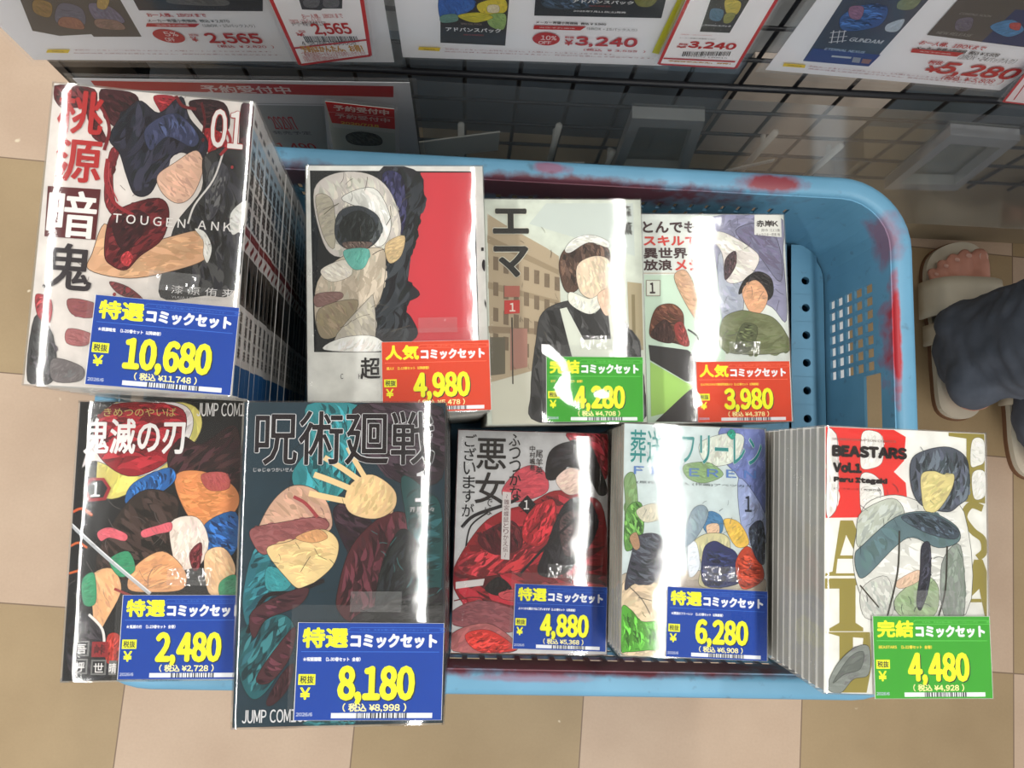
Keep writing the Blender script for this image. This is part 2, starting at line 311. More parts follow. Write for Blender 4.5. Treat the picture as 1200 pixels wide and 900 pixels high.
# ---------------------------------------------------------------- posters and notices in clear sleeves
POSTERS = [
{'kind': 'poster','label': 'poster with two card pack pictures,2,565 price and red notice overlapping its right end','o': [-0.3702,0.333,0.459],'quad': [(0.0,208.0),(299.79,208.0),(299.79,30.75),(0.0,0.0)],'base': (226,226,230),'items': [('p',(84,80,76),[(48.38,123.01),(113.1,129.78),(105.59,45.46),(67.38,41.17),(67.06,44.63),(40.56,39.33),(22.55,44.26)]),('b',(150,120,70),[(45.97,85.38),(56.43,82.49),(45.94,64.62),(37.74,70.11)]),('b',(110,112,130),[(62.81,83.18),(76.23,78.49),(66.67,55.95),(47.67,58.28)]),('b',(160,110,90),[(55.15,65.63),(67.17,64.8),(64.4,51.21),(47.94,53.87)]),('b',(120,118,140),[(84.43,85.52),(99.0,83.03),(100.62,64.14),(80.56,64.11)]),('b',(190,160,90),[(95.89,94.74),(102.45,93.48),(94.19,80.45),(88.79,81.92)]),('b',(150,120,110),[(80.31,66.25),(96.35,65.85),(96.62,54.8),(77.6,54.93)]),('p',(44,46,54),[(121.95,121.9),(220.81,132.33),(210.07,90.52),(118.44,81.55)]),('b',(110,110,112),[(147.32,98.32),(184.42,102.32),(184.39,94.36),(147.51,92.37)]),('t',(190,36,40),'お一人様、1BOXまで',144.05,78.59,44.66,4.73,0.098,0.184),('t',(70,66,66),'メーカー希望小売価格\u3000税込 ¥ 2,870',150.41,72.08,62.48,4.07,0.098,0.126),('p',(190,36,40),[(117.49,65.46),(157.9,69.38),(153.08,64.44),(114.98,60.76)]),('t',(240,220,220),'当店予約価格',136.22,65.0,24.87,2.97,0.098,0.062),('t',(70,66,66),'（1BOX・15パック入り）',179.35,69.28,40.03,4.41,0.098,0.094),('o',(190,36,40),127.97,49.72,11.87,9.21),('t',(240,220,220),'5%',130.58,53.17,10.43,6.12,0.098,0.209),('t',(240,220,220),'OFF',127.3,45.26,7.68,5.15,0.098,0.205),('t',(190,36,40),'税抜',148.14,53.71,7.87,3.32,0.098,0.112),('t',(190,36,40),'¥',146.75,47.73,4.97,6.92,0.098,0.207),('t',(190,36,40),'2,565',178.24,51.79,43.52,15.62,0.098,1.059),('t',(190,36,40),'（税込\u3000¥ 2,820\u3000）',184.36,41.88,44.93,4.11,0.098,0.132),('p',(236,206,60),[(20.9,19.01),(39.32,21.11),(35.27,15.64),(17.04,14.18)]),('t',(120,80,30),'予約方法',28.0,17.19,9.69,2.59,0.098,0.061),('t',(150,40,60),'予約カードをレジへお持ちください。1人様1カートンまでとさせて頂きます。',122.55,29.05,161.52,1.5,0.098,0.084),('t',(150,40,60),'商品の性質上返品はお受けできません。発売日は変更になる場合があります。',124.95,24.65,170.87,1.5,0.098,0.084)],'frame': None},
{'kind': 'poster','label': 'middle poster with colourful card pack picture and 3,240 price','o': [-0.0628,0.333,0.4983],'quad': [(0.0,208.0),(207.21,208.0),(207.21,11.23),(0.0,0.0)],'base': (226,226,230),'items': [('p',(52,48,50),[(33.66,114.35),(80.54,119.26),(80.92,25.75),(30.79,24.2)]),('b',(60,110,190),[(32.68,83.67),(52.85,85.84),(56.57,72.58),(46.8,61.32),(32.91,51.36)]),('b',(226,206,70),[(58.93,76.81),(76.67,84.58),(78.68,68.94),(62.82,65.15)]),('b',(232,220,190),[(66.21,75.63),(73.44,76.41),(73.79,68.4),(66.45,67.6)]),('b',(150,180,110),[(66.57,63.5),(78.78,66.9),(78.5,47.74),(68.21,50.96)]),('b',(206,196,60),[(44.32,61.05),(59.09,66.79),(70.34,61.83),(56.79,54.0)]),('b',(110,150,140),[(32.54,59.76),(43.1,62.99),(44.26,54.74),(32.91,51.36)]),('t',(230,230,232),'アドバンスパック',56.05,44.67,41.29,5.34,0.054,0.318),('t',(170,150,140),'SPECIAL PACK',54.63,52.15,15.65,2.33,0.054,0.063),('t',(190,60,60),'ADVANCED',56.35,38.3,15.42,1.92,0.054,0.064),('p',(40,46,54),[(97.19,121.01),(185.08,130.21),(190.95,74.58),(99.73,67.65)]),('b',(130,130,70),[(166.5,98.07),(181.55,99.68),(180.82,88.08),(171.36,87.05)]),('b',(60,80,100),[(105.68,93.41),(140.62,97.16),(137.25,81.37),(107.29,78.11)]),('t',(230,230,232),'アドバンスパック',146.02,88.92,42.8,3.96,0.054,0.301),('t',(190,60,60),'ADVANCED',144.68,84.15,15.76,1.5,0.054,0.061),('t',(220,220,222),'2026年7月11日(土)発売',145.58,77.52,37.41,2.47,0.054,0.184),('t',(70,66,66),'メーカー希望小売価格\u3000税込 ¥ 3,960',127.3,61.52,51.48,2.93,0.054,0.188),('p',(190,36,40),[(100.75,56.19),(138.98,58.82),(135.35,53.53),(100.55,51.29)]),('t',(240,220,220),'当店予約価格',118.0,54.86,26.64,1.73,0.054,0.063),('t',(70,66,66),'（1BOX・15パック入り）',158.34,57.44,37.14,3.84,0.054,0.096),('o',(190,36,40),111.33,39.66,10.34,8.58),('t',(240,220,220),'10%',113.11,41.54,11.95,6.08,0.054,0.266),('t',(240,220,220),'OFF',110.86,34.99,9.99,4.03,0.054,0.266),('t',(190,36,40),'税抜',128.69,43.87,7.33,2.95,0.054,0.133),('t',(190,36,40),'¥',128.98,37.02,6.48,7.68,0.054,0.36),('t',(190,36,40),'3,240',157.21,40.43,47.28,13.88,0.054,1.216),('t',(190,36,40),'（税込\u3000¥ 3,555\u3000）',165.58,30.02,48.1,3.09,0.054,0.134),('p',(236,206,60),[(14.02,18.16),(30.62,18.85),(29.79,13.93),(13.09,13.85)]),('t',(120,80,30),'予約方法',21.87,15.75,9.11,2.46,0.054,0.065),('t',(150,40,60),'予約カードをレジへお持ちください。1人様1カートンまでとさせて頂きます。',100.3,21.37,132.84,1.71,0.054,0.08),('t',(150,40,60),'商品の性質上返品はお受けできません。発売日は変更になる場合があります。',115.97,18.6,164.52,1.5,0.054,0.081),('p',(206,204,40),[(197.05,131.46),(202.48,132.03),(200.58,29.21),(194.77,30.96)])],'frame': None},
{'kind': 'poster','label': 'right poster with dark blue card pack picture and 5,280 price','o': [0.2284,0.333,0.5129],'quad': [(0.0,208.0),(202.43,208.0),(202.43,-8.65),(0.0,0.0)],'base': (226,226,230),'items': [('p',(62,72,90),[(15.38,111.28),(73.41,117.45),(77.53,14.84),(23.46,16.74)]),('b',(60,100,160),[(25.05,74.34),(32.87,89.1),(51.1,89.14),(56.91,67.49),(36.01,58.75)]),('b',(150,110,140),[(25.76,86.39),(34.99,87.39),(39.62,73.9),(31.54,75.05)]),('b',(190,200,214),[(61.78,70.13),(70.25,77.27),(73.51,62.94),(65.06,62.0)]),('b',(130,140,110),[(55.53,97.3),(67.51,102.34),(69.4,89.19),(59.04,88.06)]),('p',(40,60,130),[(23.37,34.82),(78.02,31.58),(77.53,14.84),(23.46,16.74)]),('l',(214,218,226),[(26.68,55.54),(37.23,58.89)],0.8),('l',(214,218,226),[(31.06,43.77),(43.04,47.39)],0.82),('l',(214,218,226),[(28.84,49.72),(40.98,52.75)],0.68),('l',(214,218,226),[(27.61,58.9),(33.45,42.9)],0.73),('l',(214,218,226),[(35.5,59.77),(41.01,44.9)],0.73),('l',(214,218,226),[(31.86,59.37),(37.81,43.4)],0.61),('t',(206,212,222),'GUNDAM',57.34,48.98,25.77,4.97,-0.045,0.303),('t',(170,190,220),'ETERNAL NEXUS',48.2,34.69,31.95,3.19,-0.045,0.218),('p',(190,196,206),[(41.64,27.4),(57.52,26.81),(58.06,24.43),(42.11,25.03)]),('p',(150,156,170),[(58.8,26.95),(65.17,26.47),(67.54,19.34),(61.09,19.84)]),('p',(150,110,110),[(67.06,25.47),(74.75,25.13),(75.3,18.99),(68.84,19.49)]),('p',(84,80,78),[(90.68,127.92),(198.43,120.56),(198.43,51.89),(96.45,61.17)]),('b',(110,104,120),[(106.53,81.27),(115.73,84.32),(122.53,70.55),(113.01,69.49)]),('p',(36,54,100),[(137.88,96.65),(180.36,97.39),(198.43,53.01),(140.66,57.29)]),('b',(80,140,190),[(134.03,76.05),(143.72,85.37),(160.44,74.77),(154.42,65.48)]),('b',(190,80,80),[(145.33,81.46),(152.32,82.23),(156.9,74.38),(149.56,75.68)]),('t',(150,146,144),'COMING SOON',114.98,88.23,23.5,2.35,-0.045,0.069),('t',(150,146,144),'NEW RELEASE',115.14,64.87,27.03,3.36,-0.045,0.073),('t',(190,36,40),'お一人様、1BOXまで',123.22,50.72,52.32,5.43,-0.045,0.221),('t',(70,66,66),'メーカー希望小売価格\u3000税込 ¥ 5,808',131.84,43.3,67.36,5.13,-0.045,0.22),('p',(190,36,40),[(95.91,43.66),(137.4,42.54),(135.05,36.92),(97.59,38.58)]),('t',(240,220,220),'当店予約価格',116.0,40.38,25.75,1.5,-0.045,0.072),('t',(70,66,66),'（1BOX・24パック入り）',160.26,36.13,46.39,7.15,-0.045,0.12),('t',(190,36,40),'税抜',124.93,27.21,12.3,5.47,-0.045,0.205),('t',(190,36,40),'¥',128.52,18.18,13.62,9.33,-0.045,0.681),('t',(190,36,40),'5,280',165.28,18.37,66.53,18.93,-0.045,1.663),('t',(190,36,40),'（税込\u3000¥ 5,808\u3000）',168.15,6.47,51.56,7.69,-0.045,0.166),('p',(236,206,60),[(9.85,13.29),(27.29,12.8),(28.53,8.5),(10.3,8.93)]),('t',(120,80,30),'予約方法',19.29,10.6,12.21,1.84,-0.045,0.076),('t',(150,40,60),'予約カードをレジへお持ちください。1人様1カートンまでとさせて頂きます。',100.21,8.31,140.29,2.03,-0.045,0.088),('t',(150,40,60),'商品の性質上返品はお受けできません。発売日は変更になる場合があります。',111.56,4.34,159.7,1.84,-0.045,0.088)],'frame': None},
{'kind': 'poster','label': 'lower grey poster with red reservation band behind the tallest comic stack','o': [-0.3658,0.345,0.2024],'quad': [(0.0,205.0),(303.45,233.55),(303.45,0.0),(0.0,0.0)],'base': (206,206,210),'items': [('p',(186,40,46),[(14.72,203.0),(288.49,225.79),(286.62,205.38),(13.56,187.51)]),('t',(232,214,214),'予約受付中',152.68,203.73,82.26,13.55,0.087,0.741),('p',(160,164,166),[(154.15,174.47),(219.37,180.78),(200.12,47.37),(122.55,55.39)]),('t',(180,50,56),'2020/7',171.87,139.27,25.06,28.54,0.087,0.564),('t',(90,86,90),'発売予定',175.36,118.02,39.78,8.15,0.087,0.166),('t',(180,40,48),'1,490',173.19,82.79,41.26,21.58,0.087,0.952),('l',(130,130,134),[(155.06,177.93),(219.99,184.21)],0.83)],'frame': None},
{'kind': 'notice','label': 'small red-bordered notice priced 2,565 overlapping the left poster','o': [-0.1448,0.325,0.4914],'quad': [(-3.21,120.07),(62.43,126.94),(58.26,20.53),(0.0,0.0)],'base': (232,230,232),'items': [('p',(58,60,66),[(18.02,122.29),(53.58,126.02),(45.77,79.73),(31.84,78.21),(30.25,76.04),(17.04,75.6)]),('b',(110,112,116),[(20.52,86.74),(31.62,89.85),(28.58,79.83),(20.1,78.91)]),('b',(110,112,116),[(35.19,90.23),(44.67,91.26),(43.07,81.41),(33.41,80.36)]),('t',(190,36,40),'お一人様、1BOXまで',29.99,69.42,29.94,6.0,0.14,0.117),('t',(190,36,40),'（1BOX・15パック入り）',16.65,61.72,23.31,5.91,0.14,0.058),('t',(70,66,66),'メーカー希望小売価格 2,870',18.51,58.76,25.97,6.04,0.14,0.059),('t',(190,36,40),'税抜',11.38,48.26,5.27,3.43,0.14,0.105),('t',(190,36,40),'¥',9.27,44.15,6.2,4.6,0.14,0.207),('t',(190,36,40),'2,565',34.06,53.43,29.03,15.95,0.14,0.876),('bar',(70,66,66),31.61,40.45,41.12,7.9,0.112),('t',(70,66,66),'4 582662 150008',28.51,34.97,42.0,5.73,0.14,0.064),('p',(190,36,40),[(-0.47,25.61),(58.54,43.85),(58.93,41.85),(-0.28,23.49)]),('t',(206,150,60),'予約はかんたん、お得！',29.55,27.47,48.76,9.53,0.14,0.507),('t',(190,80,84),'ご希望の商品カードをレジまでお持ちいただくだけ',29.86,20.01,50.98,6.74,0.14,0.065),('t',(190,80,84),'お支払いは受け取りの際で大丈夫です。',19.2,12.01,29.25,7.53,0.14,0.064)],'frame': ((190,36,40),2.8)},
{'kind': 'notice','label': 'small red-bordered notice priced 3,240 at the right end of the middle poster','o': [0.1383,0.325,0.5255],'quad': [(-0.25,99.02),(57.5,105.17),(60.78,0.79),(0.0,0.0)],'base': (232,230,232),'items': [('p',(52,54,50),[(13.48,91.62),(40.11,94.48),(40.01,46.8),(18.33,45.99)]),('b',(206,190,80),[(24.29,83.62),(35.1,82.91),(37.48,69.69),(30.51,68.93)]),('b',(90,130,150),[(18.21,73.45),(26.9,72.46),(28.46,60.68),(20.75,61.86)]),('b',(150,150,80),[(29.35,68.8),(36.32,69.57),(36.22,59.5),(31.49,58.97)]),('t',(230,230,232),'アドバンスパック',28.61,54.78,19.0,2.02,0.026,0.19),('t',(190,36,40),'（1BOX・15パック入り）',17.03,42.07,22.88,1.5,0.026,0.064),('t',(70,66,66),'メーカー希望小売価格 3,960',19.02,37.64,26.92,1.53,0.026,0.064),('t',(190,36,40),'税抜',11.25,29.22,7.11,2.77,0.026,0.142),('t',(190,36,40),'¥',10.63,25.73,7.78,2.75,0.026,0.283),('t',(190,36,40),'3,240',32.88,29.62,35.63,9.96,0.026,1.118),('bar',(70,66,66),31.91,18.84,35.78,5.87,0.114),('t',(70,66,66),'4 582662 150015',31.4,14.33,35.47,1.5,0.026,0.066),('p',(190,36,40),[(1.45,9.98),(56.96,11.53),(56.94,9.69),(1.27,8.14)]),('t',(206,150,60),'予約はかんたん、お得！',30.18,6.59,49.11,1.75,0.026,0.538)],'frame': ((190,36,40),2.4499999999999997)},
{'kind': 'notice','label': 'small red-bordered notice cut by the right edge below the right poster','o': [0.4354,0.325,0.5014],'quad': [(-17.07,55.38),(71.2,48.24),(93.15,-9.61),(0.0,0.0)],'base': (228,214,216),'items': [('l',(200,60,66),[(6.18,3.67),(-5.53,36.6)],1.02)],'frame': ((200,60,66),2.0999999999999996)},
{'kind': 'notice','label': 'small notice with red top and date on the lower grey poster','o': [-0.1525,0.335,0.275],'quad': [(12.53,136.77),(74.27,129.71),(65.11,8.76),(0.0,0.0)],'base': (150,156,150),'items': [('p',(192,34,36),[(12.53,136.77),(74.27,129.71),(71.33,88.24),(11.45,94.33)]),('l',(226,206,206),[(11.35,116.93),(72.71,112.59)],0.41),('t',(230,214,206),'予約受付中',43.44,124.11,50.84,11.15,-0.087,0.693),('t',(214,180,176),'予約受付中',42.5,108.27,51.28,9.3,-0.087,0.473),('t',(226,190,60),'2020/7/18',38.08,94.48,36.15,5.93,-0.087,0.482),('p',(186,190,186),[(11.45,94.33),(71.33,88.24),(70.56,79.72),(11.56,85.26)]),('b',(56,62,60),[(21.54,69.63),(34.59,78.9),(50.85,75.3),(56.2,62.42),(51.39,49.78),(30.24,47.02),(20.87,53.87)])],'frame': None}]
UP = Matrix(((.001, 0, 0, 0), (0, 0, -.001, 0), (0, .001, 0, 0), (0, 0, 0, 1)))   # flat mm drawing -> upright, facing the shop
for p in POSTERS:
    t = tag(empty(p['kind'], p['o']), p['label'], p['kind'])
    b = MB(UP); b.zs = 1; q = p['quad']
    th = .5
    b.add([(x, y, 0) for x, y in q]+[(x, y, -th) for x, y in q], [(3, 2, 1, 0), (4, 5, 6, 7), (0, 1, 5, 4), (1, 2, 6, 5), (2, 3, 7, 6), (3, 0, 4, 7)], mat(tuple(min(250, v+18) for v in p['base']), .6, .03, 20))
    if p['frame']:
        c, w = p['frame']; b.z = .03
        for i in range(4): b.line([q[i], q[(i+1) % 4]], w, ink(c))
    b.draw(p['items'], .03); b.build('printed_sheet', t)
    s = MB(UP); cx = sum(x for x, y in q)/4; cy = sum(y for x, y in q)/4; e = 6 if p['kind'] == 'poster' else 3.5
    qq = [(x+math.copysign(e, x-cx), y+math.copysign(e, y-cy)) for x, y in q]; s.z = 3.0
    s.poly(qq, film(.03, 9, .12, .7, .02)); s.z = -1.5; s.poly(qq, film(.03, 9, .1, .7, .10)); s.build('clear_sleeve', t)
# ---------------------------------------------------------------- basket
XI0, XI1, YI0, YI1, RC = -.285, .371, -.153, .259, .045
ZR, ZP = .442, .322
def basket_material():
    m = bpy.data.materials.new('blue_plastic'); m.use_nodes = True; nt = m.node_tree; N = nt.nodes; b = N['Principled BSDF']; L = nt.links.new
    tc = N.new('ShaderNodeTexCoord'); no = N.new('ShaderNodeTexNoise'); no.inputs['Scale'].default_value = 18; no.inputs['Detail'].default_value = 6
    L(tc.outputs['Object'], no.inputs['Vector'])
    cr = N.new('ShaderNodeMix'); cr.data_type = 'RGBA'; cr.inputs['A'].default_value = (*lin((88, 138, 164)), 1); cr.inputs['B'].default_value = (*lin((110, 164, 196)), 1)
    L(no.outputs['Fac'], cr.inputs['Factor']); c = cr.outputs['Result']
    # scuffs
    sc = N.new('ShaderNodeTexNoise'); sc.inputs['Scale'].default_value = 70; sc.inputs['Detail'].default_value = 5; L(tc.outputs['Object'], sc.inputs['Vector'])
    mr = N.new('ShaderNodeMapRange'); mr.inputs['From Min'].default_value = .64; mr.inputs['From Max'].default_value = .74; mr.inputs['To Max'].default_value = .5; L(sc.outputs['Fac'], mr.inputs['Value'])
    x = N.new('ShaderNodeMix'); x.data_type = 'RGBA'; L(mr.outputs[0], x.inputs['Factor']); L(c, x.inputs['A']); x.inputs['B'].default_value = (*lin((76, 92, 104)), 1); c = x.outputs['Result']
    # worn red paint on rim and right wall; reflection inside walls painted maroon
    for (cx, cy, cz, rx, ry, rz, col, amt) in PAINT_AND_REFLECTIONS:
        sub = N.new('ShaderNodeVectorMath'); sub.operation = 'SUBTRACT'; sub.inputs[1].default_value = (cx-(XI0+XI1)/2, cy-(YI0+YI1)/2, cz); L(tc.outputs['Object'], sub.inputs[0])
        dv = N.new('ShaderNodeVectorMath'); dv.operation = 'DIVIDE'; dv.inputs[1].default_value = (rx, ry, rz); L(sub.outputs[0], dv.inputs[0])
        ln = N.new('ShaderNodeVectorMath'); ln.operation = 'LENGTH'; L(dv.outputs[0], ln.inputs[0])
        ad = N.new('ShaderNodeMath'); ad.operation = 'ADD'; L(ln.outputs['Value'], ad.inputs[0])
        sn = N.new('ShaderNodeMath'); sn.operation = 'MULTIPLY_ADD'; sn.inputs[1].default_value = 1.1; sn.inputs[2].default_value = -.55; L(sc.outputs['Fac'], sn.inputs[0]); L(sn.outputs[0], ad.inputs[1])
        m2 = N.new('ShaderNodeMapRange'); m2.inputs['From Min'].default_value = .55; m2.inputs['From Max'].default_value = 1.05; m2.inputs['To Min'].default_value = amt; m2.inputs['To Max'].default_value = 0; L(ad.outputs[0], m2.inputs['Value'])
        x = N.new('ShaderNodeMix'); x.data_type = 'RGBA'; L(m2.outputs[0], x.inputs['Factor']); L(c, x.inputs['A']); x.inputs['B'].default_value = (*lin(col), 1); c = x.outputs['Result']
    L(c, b.inputs['Base Color']); b.inputs['Roughness'].default_value = .42; b.inputs['Specular IOR Level'].default_value = .4
    return m
PAINT_AND_REFLECTIONS = [(.262, .268, ZR, .034, .010, .02, (134, 30, 28), .9), (.064, .271, ZR, .022, .006, .02, (150, 74, 96), .7), (.373, .135, .437, .004, .065, .03, (176, 26, 30), .95),
          (.369, .225, .43, .02, .03, .02, (150, 60, 74), .6), (.07, .258, .425, .20, .01, .035, (96, 22, 30), .9), (-.20, .26, .425, .12, .01, .03, (96, 22, 30), .8),  # dark maroon entries: reflection under the back rim, put into the colour
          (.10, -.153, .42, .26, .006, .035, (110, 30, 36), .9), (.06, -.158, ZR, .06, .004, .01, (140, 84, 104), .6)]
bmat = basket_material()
def ring(inset, z, div=None, arc=7):
    """closed loop of points of a rounded rectangle; div gives the cut positions along the two kinds of sides"""
    x0, x1, y0, y1 = XI0+inset, XI1-inset, YI0+inset, YI1-inset; r = max(.004, RC-inset)
    pts = []; tags = []
    dx, dy = div or ([], [])
    def arcp(cx, cy, a0):
        for k in range(arc+1):
            a = a0+math.pi/2*k/arc; pts.append((cx+r*math.cos(a), cy+r*math.sin(a), z)); tags.append(None)
    arcp(x1-r, y0+r, -math.pi/2)
    for s_, h in dy: pts.append((x1, s_, z)); tags.append(('R', h))
    arcp(x1-r, y1-r, 0)
    for s_, h in reversed(dx): pts.append((s_, y1, z)); tags.append(('B', h))
    arcp(x0+r, y1-r, math.pi/2)
    for s_, h in reversed(dy): pts.append((x0, s_, z)); tags.append(('L', h))
    arcp(x0+r, y0+r, math.pi)
    for s_, h in dx: pts.append((s_, y0, z)); tags.append(('F', h))
    return pts, tags
def cuts(a, b_, pitch, hole, skip=None):
    n = int((b_-a-.03)/pitch); st = (a+b_)/2-n*pitch/2; out = []
    for i in range(n):
        c = st+(i+.5)*pitch; on = not (skip and skip[0] < c < skip[1])
        out += [(c-hole/2, 1 if on else 2), (c+hole/2, 0)]
    return out
DIV = (cuts(XI0+RC, XI1-RC, .0150, .0105), cuts(YI0+RC, YI1-RC, .0122, .0085, (-.002, .108)))
bas = tag(empty('plastic_basket', ((XI0+XI1)/2, (YI0+YI1)/2, 0)), 'worn light blue plastic basket with red paint marks holding comic stacks', 'basket')
OFF = Vector(bas.location)
def sub(v): return tuple(Vector(v)-OFF)
lev = [ZR-.004, .418, .4075, .3945, .3895, .3765, .3715, .3585, 0.3535, .3425, .338, .3275, ZP-.006, .18, .0]
holerows = {2, 4, 6, 8, 10}
rings = [ring(0.0005+.003*min(1, (ZR-z)/.13)+(.004 if z < .2 else 0), z, DIV) for z in lev]
vs = [sub(p) for rg, _ in rings for p in rg]; n = len(rings[0][0]); tg = rings[0][1]; fs = []
for i in range(len(lev)-1):
    for k in range(n):
        t_ = tg[k]; hole = False
        if t_ and t_[1] == 1 and i in holerows: hole = True
        if t_ and t_[1] == 2 and t_[0] in 'RL' and 1 <= i <= 3: hole = True
        if t_ and t_[1] == 0 and t_[0] in 'RL' and 1 <= i <= 3:
            nx = tg[(k+1) % n]
            if nx and nx[1] == 2 and tg[k-1] and tg[k-1][1] == 2: hole = True
        if hole: continue
        k2 = (k+1) % n; fs.append((i*n+k, i*n+k2, (i+1)*n+k2, (i+1)*n+k))
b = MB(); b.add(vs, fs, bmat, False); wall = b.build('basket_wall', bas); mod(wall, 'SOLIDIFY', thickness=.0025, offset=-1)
prof_rim = [(.000, ZR-.012), (-.0005, ZR-.004), (-.0025, ZR-.0008), (-.006, ZR), (-.014, ZR), (-.0175, ZR-.001), (-.0195, ZR-.004), (-.0198, ZR-.022), (-.0175, ZR-.022), (-.0165, ZR-.005)]
rr = [ring(i_, z, None, 10)[0] for i_, z in prof_rim]
vs = [sub(p) for rg in rr for p in rg]; n = len(rr[0])
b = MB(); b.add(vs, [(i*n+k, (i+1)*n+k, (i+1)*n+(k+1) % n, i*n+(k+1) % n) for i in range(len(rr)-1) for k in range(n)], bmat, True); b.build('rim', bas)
# raised bottom plate with a row of drain holes
b = MB(); pz0, pz1 = ZP-.004, ZP-.0005
hx = .3455; hr = .0042; cw = .0145
rg0 = ring(.0062, pz1, None, 8)[0]; rg1 = ring(.0045, pz0-.012, None, 8)[0]
def plate_rect(x0, x1, y0, y1): b.add([sub((x0, y0, pz1)), sub((x1, y0, pz1)), sub((x1, y1, pz1)), sub((x0, y1, pz1))], [(0, 1, 2, 3)], bmat)
px0, px1, py0, py1 = XI0+.0062, XI1-.0062, YI0+.0062, YI1-.0062; rc = RC-.0062
hyc = [-.131+.0288*i for i in range(13)]; hyc = [y for y in hyc if py0+cw < y < py1-cw-.012]
xa, xb = hx-cw, hx+cw-.003
# main field left of the hole column, hole column cells, right strip with the rounded corners
left = [p for p in rg0 if p[0] <= xa]
poly = [sub((xa, py1, pz1))]+[sub(p) for p in left]+[sub((xa, py0, pz1))]
b.add(poly, [tuple(range(len(poly)))], bmat)
right = [p for p in rg0 if p[0] >= xb]
right.sort(key=lambda p: p[1]); poly = [sub((xb, py0, pz1))]+[sub(p) for p in right]+[sub((xb, py1, pz1))]
b.add(poly, [tuple(range(len(poly)))], bmat)
ycur = py0
for y in hyc:
    if y-cw > ycur+1e-5: plate_rect(xa, xb, ycur, y-cw)
    K = 24; ins = []; outs = []
    for k in range(K):
        a = 2*math.pi*k/K; ca, sa = math.cos(a), math.sin(a); ins.append((hx+hr*ca, y+hr*sa))
        tt = min(((xb-hx) if ca > 0 else (hx-xa))/abs(ca) if abs(ca) > 1e-6 else 9, cw/abs(sa) if abs(sa) > 1e-6 else 9); outs.append((hx+tt*ca, y+tt*sa))
    vs = [sub((x, yy, pz1)) for x, yy in ins]+[sub((x, yy, pz1)) for x, yy in outs]+[sub((x, yy, pz1-.006)) for x, yy in ins]
    fs = [(k, K+k, K+(k+1) % K, (k+1) % K) for k in range(K)]+[(2*K+k, k, (k+1) % K, 2*K+(k+1) % K) for k in range(K)]
    b.add(vs, fs, bmat); 
    for cxn, cyn in ((xa, y-cw), (xb, y-cw), (xb, y+cw), (xa, y+cw)):
        an = math.atan2(cyn-y, cxn-hx); k0 = int((an % (2*math.pi))/(2*math.pi/K)); p, q = outs[k0], outs[(k0+1) % K]
        b.add([sub((p[0], p[1], pz1)), sub((cxn, cyn, pz1)), sub((q[0], q[1], pz1))], [(0, 1, 2)], bmat)
    ycur = y+cw
if ycur < py1: plate_rect(xa, xb, ycur, py1)
n = len(rg0); b.add([sub(p) for p in rg0]+[sub(p) for p in rg1], [(k, n+k, n+(k+1) % n, (k+1) % n) for k in range(n)], bmat, True)
b.build('bottom_plate', bas)
